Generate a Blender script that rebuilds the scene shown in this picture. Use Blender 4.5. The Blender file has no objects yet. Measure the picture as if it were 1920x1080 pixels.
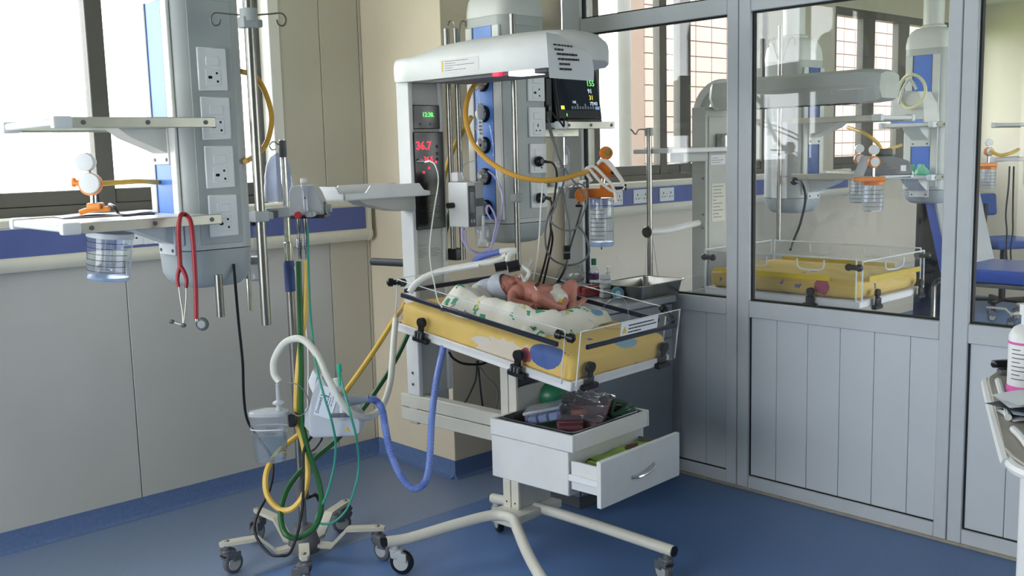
import bpy, bmesh, math, random
import mathutils
from mathutils import Vector as V, Matrix as MX, noise as NZ
R_ = math.radians
random.seed(7)
scene = bpy.context.scene
COL = scene.collection

# ------------------------------------------------------------------ camera
CAMPOS = V((0, 0, 1.55)); FPX = 1910.0
def _n(v): return v.normalized()
_va = _n(V((-838 - 960, -(328 - 540), -FPX))); _vb = _n(V((3023 - 960, -(230 - 540), -FPX)))
_z = _n(_vb.cross(_va)); _m = _n(_va + _vb); _q = _n(_z.cross(_m)); _va = _n(_m + _q); _vb = _n(_m - _q)
CR = MX((_vb, _va, _z))            # camera space -> world
cd = bpy.data.cameras.new('camera'); cam = bpy.data.objects.new('camera', cd); COL.objects.link(cam)
cam.matrix_world = MX.Translation(CAMPOS) @ CR.to_4x4()
cd.sensor_width = 36; cd.lens = 36 * FPX / 1920; cd.clip_start = 0.05; cd.clip_end = 200
scene.camera = cam
# ------------------------------------------------------------------ world and exposure
vs = scene.view_settings
vs.view_transform = 'Standard'; vs.look = 'None'; vs.gamma = 1; vs.use_curve_mapping = False
vs.exposure = 0.2
wd = bpy.data.worlds.new('overcast_sky'); scene.world = wd; wd.use_nodes = True
bg = wd.node_tree.nodes['Background']; bg.inputs[0].default_value = (0.93, 0.97, 1.0, 1); SKY_STRENGTH = 7.0; bg.inputs[1].default_value = SKY_STRENGTH
def portal(name, loc, rot, sx, sy):
    l = bpy.data.lights.new(name, 'AREA'); l.shape = 'RECTANGLE'; l.size = sx; l.size_y = sy
    l.cycles.is_portal = True
    o = bpy.data.objects.new(name, l); COL.objects.link(o); o.location = loc; o.rotation_euler = rot
portal('window_portal', (0.95, 4.46, 2.05), (R_(-90), 0, 0), 2.9, 1.25)
portal('window_portal', (5.6, 4.46, 2.05), (R_(-90), 0, 0), 2.2, 1.25)
portal('window_portal', (8.7, 4.46, 2.05), (R_(-90), 0, 0), 1.9, 1.25)
portal('window_portal', (-2.42, 2.3, 1.6), (0, R_(-90), 0), 2.0, 2.8)  # portal at the added, unseen fill opening of the near room
portal('window_portal', (6.9, -2.42, 1.6), (R_(90), 0, 0), 5.6, 2.0)  # portal at the added, unseen fill opening of the ward

sl_ = bpy.data.lights.new('sun', 'SUN'); sl_.energy = 4.0; sl_.angle = R_(2); sl_.color = (1, .95, .88)
so_ = bpy.data.objects.new('sun', sl_); COL.objects.link(so_); so_.rotation_euler = V((-.30, .55, -.80)).to_track_quat('-Z', 'Y').to_euler()
# ------------------------------------------------------------------ helpers: points
def ray(x, y): return CR @ _n(V((x - 960, -(y - 540), -FPX)))
FWD = CR @ V((0, 0, -1))
def at(x, y, D):                    # point seen at (x, y) at depth D along the view axis
    r = ray(x, y); return CAMPOS + r * (D / r.dot(FWD))
def atX(x, y, X): r = ray(x, y); return CAMPOS + r * (X / r.x)
def atY(x, y, Y): r = ray(x, y); return CAMPOS + r * (Y / r.y)
def atZ(x, y, Z): r = ray(x, y); return CAMPOS + r * ((Z - CAMPOS.z) / r.z)
def path(D, *pts):                  # (x, y[, D]) list -> world points
    return [at(p[0], p[1], p[2] if len(p) > 2 else D) for p in pts]
# ------------------------------------------------------------------ helpers: materials
def lin(c):
    if isinstance(c, str): c = tuple(int(c[i:i + 2], 16) / 255 for i in (0, 2, 4))
    return tuple(x / 12.92 if x <= 0.04045 else ((x + 0.055) / 1.055) ** 2.4 for x in c)
MATS = {}
def mat(name, col, rough=0.5, metal=0.0, var=0.06, scale=12.0, bump=0.0, bscale=80.0, coat=0.0, emis=None, es=0.0, trans=0.0, ior=1.45, alpha=1.0, sss=0.0, spec=0.5):
    if name in MATS: return MATS[name]
    m = bpy.data.materials.new(name); m.use_nodes = True; nt = m.node_tree; p = nt.nodes['Principled BSDF']
    c = lin(col)
    if var > 0:
        tc = nt.nodes.new('ShaderNodeTexCoord'); n = nt.nodes.new('ShaderNodeTexNoise'); n.inputs['Scale'].default_value = scale; n.inputs['Detail'].default_value = 4
        r = nt.nodes.new('ShaderNodeValToRGB'); r.color_ramp.elements[0].position = 0.3; r.color_ramp.elements[1].position = 0.7
        r.color_ramp.elements[0].color = (*[max(0, x * (1 - var)) for x in c], 1); r.color_ramp.elements[1].color = (*[min(1, x * (1 + var)) for x in c], 1)
        nt.links.new(tc.outputs['Object'], n.inputs['Vector']); nt.links.new(n.outputs['Fac'], r.inputs[0]); nt.links.new(r.outputs[0], p.inputs['Base Color'])
        if bump > 0:
            n2 = nt.nodes.new('ShaderNodeTexNoise'); n2.inputs['Scale'].default_value = bscale; n2.inputs['Detail'].default_value = 3
            b = nt.nodes.new('ShaderNodeBump'); b.inputs['Strength'].default_value = bump; b.inputs['Distance'].default_value = 0.005
            nt.links.new(tc.outputs['Object'], n2.inputs['Vector']); nt.links.new(n2.outputs['Fac'], b.inputs['Height']); nt.links.new(b.outputs[0], p.inputs['Normal'])
    else: p.inputs['Base Color'].default_value = (*c, 1)
    p.inputs['Roughness'].default_value = rough; p.inputs['Metallic'].default_value = metal; p.inputs['Coat Weight'].default_value = coat
    p.inputs['Transmission Weight'].default_value = trans; p.inputs['IOR'].default_value = ior; p.inputs['Alpha'].default_value = alpha
    p.inputs['Specular IOR Level'].default_value = spec
    if sss: p.inputs['Subsurface Weight'].default_value = sss; p.inputs['Subsurface Radius'].default_value = (0.01, 0.004, 0.002)
    if emis: p.inputs['Emission Color'].default_value = (*lin(emis), 1); p.inputs['Emission Strength'].default_value = es
    MATS[name] = m; return m
def thin(name, col, refl=1.0, tint=0.9, rough=0.03, haze=0.0):      # thin clear sheet: transparent + fresnel gloss + a little surface haze
    if name in MATS: return MATS[name]
    m = bpy.data.materials.new(name); m.use_nodes = True; nt = m.node_tree; nt.nodes.remove(nt.nodes['Principled BSDF']); out = nt.nodes['Material Output']
    t = nt.nodes.new('ShaderNodeBsdfTransparent'); t.inputs[0].default_value = (*[x * tint for x in lin(col)], 1)
    g = nt.nodes.new('ShaderNodeBsdfGlossy'); g.inputs['Roughness'].default_value = rough
    d = nt.nodes.new('ShaderNodeBsdfDiffuse'); d.inputs[0].default_value = (*lin(col), 1)
    ge = nt.nodes.new('ShaderNodeNewGeometry'); dt = nt.nodes.new('ShaderNodeVectorMath'); dt.operation = 'DOT_PRODUCT'
    nt.links.new(ge.outputs['Normal'], dt.inputs[0]); nt.links.new(ge.outputs['Incoming'], dt.inputs[1])
    def mth(op, a, v=None):
        q = nt.nodes.new('ShaderNodeMath'); q.operation = op; nt.links.new(a, q.inputs[0])
        if v is not None: q.inputs[1].default_value = v
        return q.outputs[0]
    ab = mth('ABSOLUTE', dt.outputs['Value']); iv = nt.nodes.new('ShaderNodeMath'); iv.operation = 'SUBTRACT'; iv.inputs[0].default_value = 1; nt.links.new(ab, iv.inputs[1])
    fr = mth('ADD', mth('MULTIPLY', mth('POWER', iv.outputs[0], 5.0), 0.9), 0.04)     # Schlick, same from both sides of the sheet
    mu = nt.nodes.new('ShaderNodeMath'); mu.operation = 'MULTIPLY'; mu.inputs[1].default_value = refl; mu.use_clamp = True
    a = nt.nodes.new('ShaderNodeMixShader'); b = nt.nodes.new('ShaderNodeMixShader'); a.inputs[0].default_value = haze
    nt.links.new(t.outputs[0], a.inputs[1]); nt.links.new(d.outputs[0], a.inputs[2])
    nt.links.new(fr, mu.inputs[0]); nt.links.new(mu.outputs[0], b.inputs[0]); nt.links.new(a.outputs[0], b.inputs[1]); nt.links.new(g.outputs[0], b.inputs[2])
    nt.links.new(b.outputs[0], out.inputs[0]); MATS[name] = m; return m
# ------------------------------------------------------------------ helpers: meshes
I4 = MX.Identity(4)
def T(x, y, z): return MX.Translation((x, y, z))
def spl(pts, n=6, closed=False):    # Catmull-Rom through the points
    P = [V(p) for p in pts]; out = []; N = len(P)
    if N < 3 and not closed: return P
    for i in range(N if closed else N - 1):
        p1, p2 = P[i], P[(i + 1) % N]
        p0 = P[i - 1] if (i > 0 or closed) else p1 * 2 - p2
        p3 = P[(i + 2) % N] if (i + 2 < N or closed) else p2 * 2 - p1
        for k in range(n):
            t = k / n
            out.append(0.5 * ((2 * p1) + (p2 - p0) * t + (2 * p0 - 5 * p1 + 4 * p2 - p3) * t * t + (3 * p1 - p0 - 3 * p2 + p3) * t ** 3))
    if not closed: out.append(P[-1])
    return out
class MB:
    def __init__(s, M=I4): s.bm = bmesh.new(); s.M = M; s.wn = False
    def box(s, lo, hi, bev=0.0, seg=2, M=I4):
        lo = V(lo); hi = V(hi); c = (lo + hi) / 2; d = hi - lo
        r = bmesh.ops.create_cube(s.bm, size=1.0, matrix=s.M @ M @ T(*c) @ MX.Diagonal((abs(d.x), abs(d.y), abs(d.z), 1)))
        if bev > 0:
            if bev <= .004: seg = 1
            else: s.wn = True
            es = list({e for v in r['verts'] for e in v.link_edges})
            bmesh.ops.bevel(s.bm, geom=es, offset=min(bev, 0.45 * min(abs(d.x), abs(d.y), abs(d.z))), segments=seg, profile=0.5, affect='EDGES')
        return s
    def ring_sweep(s, rings, cap=True, closed=False):
        vs = [[s.bm.verts.new(s.M @ V(p)) for p in r] for r in rings]; n = len(vs[0])
        for i in range(len(vs) if closed else len(vs) - 1):
            a, b = vs[i], vs[(i + 1) % len(vs)]
            for k in range(n):
                try: s.bm.faces.new((a[k], a[(k + 1) % n], b[(k + 1) % n], b[k]))
                except ValueError: pass
        if cap and not closed:
            for a in (vs[0][::-1], vs[-1]):
                try: s.bm.faces.new(a)
                except ValueError: pass
        return s
    def tube(s, pts, r, sides=8, smooth=0, closed=False, M=I4, cap=True):
        P = spl(pts, smooth, closed) if smooth else [V(p) for p in pts]
        P = [M @ p for p in P]; N = len(P); rings = []; up = None
        for i, p in enumerate(P):
            if closed: t = P[(i + 1) % N] - P[i - 1]
            else: t = P[min(i + 1, N - 1)] - P[max(i - 1, 0)]
            t = t.normalized() if t.length > 1e-9 else V((0, 0, 1))
            if up is None:
                up = V((0, 0, 1)) if abs(t.z) < 0.9 else V((1, 0, 0))
            up = (up - t * up.dot(t)).normalized(); q = t.cross(up)
            rr = r(i / (N - 1)) if callable(r) else r
            rings.append([p + (up * math.cos(a) + q * math.sin(a)) * rr for a in (2 * math.pi * k / sides for k in range(sides))])
        return s.ring_sweep(rings, cap, closed)
    def cyl(s, a, b, r, r2=None, sides=20, M=I4):
        r2 = r if r2 is None else r2
        return s.tube([a, b], lambda t: r + (r2 - r) * t, sides, M=M)
    def lathe(s, prof, M=I4, sides=24):     # prof: (radius, z)
        return s.ring_sweep([[M @ V((max(r, 1e-5) * math.cos(2 * math.pi * k / sides), max(r, 1e-5) * math.sin(2 * math.pi * k / sides), z)) for k in range(sides)] for r, z in prof])
    def prism(s, poly, h0, h1, M=I4, bev=0.0):     # poly in xy, extruded in z
        a = [s.bm.verts.new(s.M @ M @ V((x, y, h0))) for x, y in poly]; b = [s.bm.verts.new(s.M @ M @ V((x, y, h1))) for x, y in poly]
        n = len(poly); fs = [s.bm.faces.new(a[::-1]), s.bm.faces.new(b)]
        for k in range(n): fs.append(s.bm.faces.new((a[k], a[(k + 1) % n], b[(k + 1) % n], b[k])))
        if bev:
            s.wn = True; bmesh.ops.bevel(s.bm, geom=list({e for f in fs[:2] for e in f.edges}), offset=bev, segments=2, profile=0.5, affect='EDGES')
        return s
    def sphere(s, c, r, M=I4, sides=16):
        r = V(r) if not isinstance(r, (int, float)) else V((r, r, r))
        bmesh.ops.create_uvsphere(s.bm, u_segments=sides, v_segments=max(6, sides // 2 + 2), radius=1, matrix=s.M @ M @ T(*c) @ MX.Diagonal((*r, 1))); return s
    def quad(s, *p):
        s.bm.faces.new([s.bm.verts.new(s.M @ V(x)) for x in p]); return s
    def grid(s, f, nu, nv, closed_u=False):
        g = [[s.bm.verts.new(s.M @ V(f(i / nu, j / nv))) for j in range(nv + 1)] for i in range(nu + (0 if closed_u else 1))]
        for i in range(nu):
            a, b = g[i], g[(i + 1) % len(g)]
            for j in range(nv): s.bm.faces.new((a[j], b[j], b[j + 1], a[j + 1]))
        return s
    def o(s, name, m, parent=None, smooth=True, ang=38, label=None):
        bmesh.ops.recalc_face_normals(s.bm, faces=s.bm.faces)
        me = bpy.data.meshes.new(name); s.bm.to_mesh(me); s.bm.free()
        if smooth:
            me.polygons.foreach_set('use_smooth', [True] * len(me.polygons)); me.set_sharp_from_angle(angle=R_(ang))
        me.materials.append(m)
        ob = bpy.data.objects.new(name, me); COL.objects.link(ob); ob.parent = parent
        if s.wn and smooth:
            md = ob.modifiers.new('weighted_normal', 'WEIGHTED_NORMAL'); md.keep_sharp = True
        if label: ob['label'] = label
        return ob
def bx(name, lo, hi, m, parent=None, bev=0.003, M=I4): return MB(M).box(lo, hi, bev).o(name, m, parent)
def tag(o, label, cat, group=None):
    o['label'] = label; o['category'] = cat
    if group: o['group'] = group
    return o
def thing(name, label, cat, loc=(0, 0, 0), rz=0.0, group=None):
    o = bpy.data.objects.new(name, None); COL.objects.link(o); o.location = loc; o.rotation_euler = (0, 0, rz); o.empty_display_size = 0.1
    return tag(o, label, cat, group)
def struct(o): o['kind'] = 'structure'; return o
def stuff(o): o['kind'] = 'stuff'; return o
def copy_tree(o, parent=None):
    c = o.copy(); COL.objects.link(c); c.parent = parent
    for ch in list(o.children): copy_tree(ch, c)
    return c
def hose(name, pts, r, m, label, cat='hose', sides=8, smooth=7, group=None):
    return tag(MB().tube(pts, r, sides, smooth).o(name, m), label, cat, group)
def frame_M(o, x, y):               # 4x4 with given origin, x axis and (approx) y axis
    x = V(x).normalized(); z = x.cross(V(y)).normalized(); y = z.cross(x)
    m = MX((x, y, z)).transposed().to_4x4(); m.translation = V(o); return m
def text(name, s, size, m, parent, M, depth=0.0004, ax='CENTER', sx=1.0):   # text lies in the xy plane of M
    c = bpy.data.curves.new(name, 'FONT'); c.body = s; c.size = size; c.extrude = depth; c.align_x = ax; c.align_y = 'CENTER'; c.resolution_u = 2
    t = bpy.data.objects.new(name, c); me = bpy.data.meshes.new_from_object(t); bpy.data.objects.remove(t); bpy.data.curves.remove(c)
    me.transform(M @ MX.Diagonal((sx, 1, 1, 1))); me.materials.clear(); me.materials.append(m); me.name = name
    ob = bpy.data.objects.new(name, me); COL.objects.link(ob); ob.parent = parent; return ob
def print_lines(name, M, w, rows, m, parent, pitch, th=0.0016, seed=1):    # illegible small print: rows of short word bars
    rnd = random.Random(seed); b = MB(M)
    for i, frac in enumerate(rows):
        x = 0.0; y = -i * pitch
        while x < w * frac:
            L = min(rnd.uniform(0.004, 0.012) * (w / 0.1) ** 0.5, w * frac - x)
            if L > 0.001: b.box((x, y - th / 2, 0), (x + L, y + th / 2, 0.0003))
            x += L + 0.0022
    return b.o(name, m, parent, smooth=False)
# ------------------------------------------------------------------ shared materials
white_paint = mat('white_powder_coat', 'd9dada', 0.38, var=0.03)
cream_paint = mat('cream_powder_coat', 'd2cfc3', 0.4, var=0.03)
grey_shell = mat('pale_grey_shell', 'c9cdcc', 0.4, var=0.03)
plate_w = mat('socket_white_plastic', 'dfe3e6', 0.35, var=0.02)
black_pl = mat('black_plastic', '121316', 0.35, var=0.1)
dark_hole = mat('dark_recess', '050506', 0.7, var=0)
grey_pl = mat('mid_grey_plastic', '5d6064', 0.45, var=0.06)
lt_grey_pl = mat('light_grey_plastic', 'a9adae', 0.45, var=0.04)
steel = mat('brushed_steel', '93928e', 0.28, 1.0, var=0.08, scale=30)
chrome = mat('chrome', 'd5d5d3', 0.1, 1.0, var=0)
alu = mat('aluminium_rail', 'b9b8ae', 0.36, 0.75, var=0.08)
blue_strip = mat('blue_plastic_panel', '56639c', 0.4, var=0.05)
blue_bright = mat('bright_blue_panel', '5f8fe0', 0.35, var=0.04)
orange_pl = mat('orange_plastic', 'd2742a', 0.35, var=0.08)
orange_lt = mat('light_orange_plastic', 'e58a30', 0.35, var=0.08)
clear_pl = thin('clear_plastic', 'fafcff', 1.4, 0.97, 0.06, 0.06)
clear_blue = thin('blue_tinted_clear_plastic', 'f0f5fc', 1.5, 0.97, 0.08, 0.08)
acrylic = thin('clear_acrylic', 'ffffff', 0.7, 0.99, 0.02, 0.0)
acrylic_edge = mat('polished_acrylic_edge', 'e6edf0', 0.15, var=0, alpha=0.75)
glass = thin('window_glass', 'ffffff', 1.0, 0.985, 0.0, 0.008)
yellow_hose = mat('yellow_rubber_hose', 'dcb550', 0.42, var=0.05)
green_hose = mat('dark_green_rubber_hose', '1f5a2c', 0.42, var=0.08)
teal_tube = mat('teal_oxygen_tubing', '3f9d86', 0.3, var=0.05, alpha=0.9)
white_hose = mat('milky_white_hose', 'd6d6cd', 0.4, var=0.04)
black_cable = mat('black_cable', '111214', 0.5, var=0.05)
grey_cable = mat('grey_cable', '63666a', 0.5, var=0.05)
white_cable = mat('white_cable', 'd5d6d2', 0.45, var=0.03)
blue_hose = mat('blue_corrugated_hose', '6f86c9', 0.35, var=0.06)
paper_w = mat('white_paper', 'e4e6ea', 0.8, var=0.02)
ink = mat('black_print_ink', '23242a', 0.7, var=0)
ink_grey = mat('grey_print_ink', '6a6c70', 0.7, var=0)
yellow_print = mat('yellow_warning_print', 'd9b43a', 0.6, var=0)
red_pl = mat('red_plastic', 'b3202c', 0.4, var=0.06)
# ================================================================== the setting
YW, XP, XR2, CEIL = 4.274, 3.793, 10.25, 2.82
XB, YB = -2.2, -2.2
wall_m = mat('pale_wall_panel', 'c2bdae', 0.42, var=0.03, scale=3)
wall_lo = mat('pale_wall_panel_grey', 'b8b8b4', 0.4, var=0.035, scale=3)
pillar_m = mat('pillar_cream_paint', 'd8cbb4', 0.5, var=0.03, scale=4)
wall_back_m = mat('joint_backing', '8f8c80', 0.7, var=0.03)
ceil_m = mat('white_ceiling', 'dddcd6', 0.8, var=0.02)
frame_m = mat('grey_aluminium_frame', 'ccd1d6', 0.36, 0.0, var=0.03)
board_m = mat('grey_infill_board', 'd2d8de', 0.42, 0.0, var=0.03, scale=2)
win_dark = mat('dark_grey_window_frame', '5c5a56', 0.45, 0.2, var=0.05)
gasket_m = mat('black_gasket', '0c0d0f', 0.6, var=0)
trunk_m = mat('cream_trunking', 'd8d5c6', 0.4, var=0.03)
base_m = mat('blue_vinyl_skirting', '5a719b', 0.45, var=0.12, scale=60)
def vinyl(name, a, b, rough):
    m = bpy.data.materials.new(name); m.use_nodes = True; nt = m.node_tree; p = nt.nodes['Principled BSDF']
    tc = nt.nodes.new('ShaderNodeTexCoord'); v = nt.nodes.new('ShaderNodeTexVoronoi'); v.inputs['Scale'].default_value = 130
    n = nt.nodes.new('ShaderNodeTexNoise'); n.inputs['Scale'].default_value = 260; n.inputs['Detail'].default_value = 3
    n2 = nt.nodes.new('ShaderNodeTexNoise'); n2.inputs['Scale'].default_value = 2.2; n2.inputs['Detail'].default_value = 5
    r = nt.nodes.new('ShaderNodeValToRGB'); r.color_ramp.elements[0].position = 0.35; r.color_ramp.elements[1].position = 0.68
    r.color_ramp.elements[0].color = (*lin(a), 1); r.color_ramp.elements[1].color = (*lin(b), 1)
    fl = nt.nodes.new('ShaderNodeValToRGB'); fl.color_ramp.elements[0].position = 0.07; fl.color_ramp.elements[1].position = 0.12
    fl.color_ramp.elements[0].color = (1, 1, 1, 1); fl.color_ramp.elements[1].color = (0, 0, 0, 1)
    mx = nt.nodes.new('ShaderNodeMixRGB'); mx.inputs[2].default_value = (*lin('8fa6c9'), 1)
    mr = nt.nodes.new('ShaderNodeMapRange'); mr.inputs['To Min'].default_value = rough - 0.06; mr.inputs['To Max'].default_value = rough + 0.1
    for nd in (v, n, n2): nt.links.new(tc.outputs['Object'], nd.inputs['Vector'])
    nt.links.new(n.outputs['Fac'], r.inputs[0]); nt.links.new(v.outputs['Distance'], fl.inputs[0]); nt.links.new(fl.outputs[0], mx.inputs[0]); nt.links.new(r.outputs[0], mx.inputs[1])
    nt.links.new(mx.outputs[0], p.inputs['Base Color']); nt.links.new(n2.outputs['Fac'], mr.inputs[0]); nt.links.new(mr.outputs[0], p.inputs['Roughness'])
    b_ = nt.nodes.new('ShaderNodeBump'); b_.inputs['Strength'].default_value = 0.08; b_.inputs['Distance'].default_value = 0.002
    nt.links.new(n.outputs['Fac'], b_.inputs['Height']); nt.links.new(b_.outputs[0], p.inputs['Normal'])
    return m
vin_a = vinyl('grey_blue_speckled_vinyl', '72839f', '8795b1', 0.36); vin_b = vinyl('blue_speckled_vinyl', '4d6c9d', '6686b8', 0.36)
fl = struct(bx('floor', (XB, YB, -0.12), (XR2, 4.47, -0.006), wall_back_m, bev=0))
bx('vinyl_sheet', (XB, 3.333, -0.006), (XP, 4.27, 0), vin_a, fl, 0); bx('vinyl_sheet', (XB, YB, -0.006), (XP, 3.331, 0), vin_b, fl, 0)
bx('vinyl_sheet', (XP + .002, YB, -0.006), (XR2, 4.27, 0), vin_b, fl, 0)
struct(bx('ceiling', (XB - .2, YB - .2, CEIL), (XR2 + .2, 4.47, CEIL + .1), ceil_m, bev=0))

# ---- left (window) wall of both rooms
WX0, WX1, WZ0, WZ1 = -0.6, 2.494, 1.315, 2.70
W2 = [(4.15, 6.6), (7.55, 10.2)]
b = MB()
b.box((XB - .2, YW + .015, 0), (WX0, 4.47, CEIL)); b.box((WX0, YW + .015, 0), (WX1, 4.47, WZ0)); b.box((WX0, YW + .015, WZ1), (WX1, 4.47, CEIL)); b.box((WX1, YW + .015, 0), (3.0, 4.47, CEIL))
wl = struct(b.o('wall_left', wall_back_m))
for x0, x1 in ((-2.2, -1.339), (-1.339, -.315), (-.315, .709), (.709, 1.733), (1.733, 2.757), (2.757, 2.981), (2.981, 3.0)):
    g = .0015; y0, y1 = YW, YW + .016
    if x1 <= WX0: bx('wall_panel', (x0 + g, y0, 0), (x1 - g, y1, CEIL), wall_m, wl, .002); continue
    if x0 >= WX1: bx('wall_panel', (x0 + g, y0, 0), (x1 - g, y1, CEIL), wall_m, wl, .002); continue
    bx('wall_panel', (x0 + g, y0, 0), (x1 - g, y1, WZ0), wall_lo, wl, .002)
    bx('wall_panel', (x0 + g, y0, WZ1), (x1 - g, y1, CEIL), wall_m, wl, .002)
    if x0 < WX0: bx('wall_panel', (x0 + g, y0, WZ0), (WX0, y1, WZ1), wall_m, wl, .002)
    if x1 > WX1: bx('wall_panel', (WX1, y0, WZ0 + .001), (x1 - g, y1, WZ1 - .001), wall_m, wl, .002)
bx('reveal_trim', (WX1 - .012, YW - .004, WZ0), (WX1 + .045, YW + .19, WZ1), mat('white_reveal_trim', 'e4e3dc', 0.4, var=0.02), wl, .003)
b = MB(); xs = [3.793] + [v for w in W2 for v in w] + [XR2 + .2]
for i in range(0, len(xs), 2): b.box((xs[i], YW, 0), (xs[i + 1], 4.47, CEIL))
for x0, x1 in W2: b.box((x0, YW, 0), (x1, 4.47, WZ0)); b.box((x0, YW, 2.62), (x1, 4.47, CEIL))
struct(b.o('wall_ward', wall_m))
# ---- pillar between the window wall and the glazed partition
struct(bx('wall_pillar', (3.0, 3.655, 0), (3.79, 4.472, CEIL), pillar_m, bev=.006))
# ---- skirting
def skirt(name, pts, nrm):
    b = MB(); (x0, y0), (x1, y1) = pts; nx, ny = nrm
    prof = [(0, .086), (.006, .086), (.0065, .03), (.012, .012), (.03, .001), (0, 0)]
    b.ring_sweep([[V((x + nx * d, y + ny * d, z)) for d, z in prof] for x, y in ((x0, y0), (x1, y1))])
    return struct(b.o(name, base_m))
skirt('baseboard_left', ((XB, YW), (3.0, YW)), (0, -1)); skirt('baseboard_pillar', ((3.0, YW), (3.0, 3.655)), (-1, 0)); skirt('baseboard_front', ((2.994, 3.655), (3.75, 3.655)), (0, -1))
# ---- windows
def window(name, x0, x1, z0, z1, mull, dark=win_dark, bot=.055, dy=0.0):
    w = struct(MB(T(0, dy, 0)).box((x0, 4.36, z0), (x1, 4.43, z0 + bot)).box((x0, 4.36, z1 - .06), (x1, 4.43, z1)).box((x0, 4.36, z0 + bot), (x0 + .05, 4.43, z1 - .06)).box((x1 - .05, 4.36, z0 + bot), (x1, 4.43, z1 - .06)).o(name, dark))
    xs = [x0 + .05] + [v for m0, m1 in mull for v in (m0, m1)] + [x1 - .05]
    for m0, m1 in mull: bx('mullion', (m0, 4.365 + dy, z0 + bot - .002), (m1, 4.425 + dy, z1 - .058), dark, w, .003)
    for i in range(0, len(xs), 2):
        a, c = xs[i], xs[i + 1]
        bx('sash_rail', (a, 4.37 + dy, z0 + bot), (c, 4.42 + dy, z0 + bot + .062), dark, w, .004)
        bx('pane', (a, 4.392 + dy, z0 + bot + .06), (c, 4.398 + dy, z1 - .058), glass, w, 0)
    return w
def mx(xa, xb, y=160, Y=4.32): return (atY(xa, y, Y).x, atY(xb, y, Y).x)
window('window_1', WX0, WX1, WZ0, WZ1, [(0.30, 0.38), mx(168, 201, Y=4.37)])
window('window_2', W2[0][0], W2[0][1], WZ0, 2.62, [mx(1108, 1119), mx(1232, 1245), mx(1270, 1290)], dy=-.07)
window('window_3', W2[1][0], W2[1][1], WZ0, 2.62, [mx(1612, 1634), mx(1678, 1698)], dy=-.07)
# ---- wall trunking with blue fascia
def trunking(label, x0, x1):
    t = thing('wall_trunking', label, 'trunking', (x0, YW, 0))
    L = x1 - x0; prof = [(0, 1.335), (-.058, 1.335), (-.066, 1.328), (-.066, 1.302), (-.062, 1.298), (-.062, 1.180), (-.066, 1.176), (-.07, 1.165), (-.066, 1.143), (-.05, 1.126), (0, 1.122)]
    MB().ring_sweep([[V((x, y, z)) for y, z in prof] for x in (0, L)]).o('body', trunk_m, t)
    MB().box((0.02, -.0645, 1.1845), (L - .02, -.06, 1.2945), .0015).o('blue_fascia', blue_strip, t)
    e = MB().ring_sweep([[V((x, y * 1.04, 1.23 + (z - 1.23) * 1.03)) for y, z in prof] for x in (L - .004, L + .014)]); e.o('end_cap', trunk_m, t)
    if x0 < 3:
        bx('top_sill', (0, 0, 1.318), (L, .09, 1.333), trunk_m, t, .003)
    else:
        bx('top_sill', (.2, 0, 1.318), (L, .09, 1.333), trunk_m, t, .003)
    return t
t1 = trunking('long cream wall trunking with blue fascia under the daylit window', -2.15, 2.955); t2 = trunking('cream wall trunking with blue fascia and sockets behind the glazed partition', 3.82, 7.7)
def slots(b, cx, cz, y, s=1.0):
    b.box((cx - .0022 * s, y - .0012, cz + .005 * s), (cx + .0022 * s, y, cz + .016 * s)); b.box((cx - .012 * s, y - .0012, cz - .010 * s), (cx - .006 * s, y, cz - .005 * s)); b.box((cx + .006 * s, y - .0012, cz - .010 * s), (cx + .012 * s, y, cz - .005 * s))
def twin_socket(par, x, w=.146, n=2):
    p = bx('socket_plate', (x, -.072, 1.196), (x + w, -.064, 1.284), plate_w, par, .003)
    for k in range(n):
        b = MB(); slots(b, x + w * ((k + .5) / n if n == 1 else (.25 if k == 0 else .76)), 1.236, -.072, 1.35); stuff(b.o('pin_slots', dark_hole, p))
    if n == 2: bx('switch', (x + w * .44, -.0745, 1.222), (x + w * .58, -.071, 1.252), plate_w, p, .002)
for xa in (1140, 1188, 1237): twin_socket(t2, atY(xa, 370, YW - .07).x - 3.82, .15 if xa > 1150 else .14)
twin_socket(t1, atY(231, 445, YW - .07).x + 2.15, .086, 1); twin_socket(t1, atY(268, 445, YW - .07).x + 2.15, .1, 1)

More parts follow.
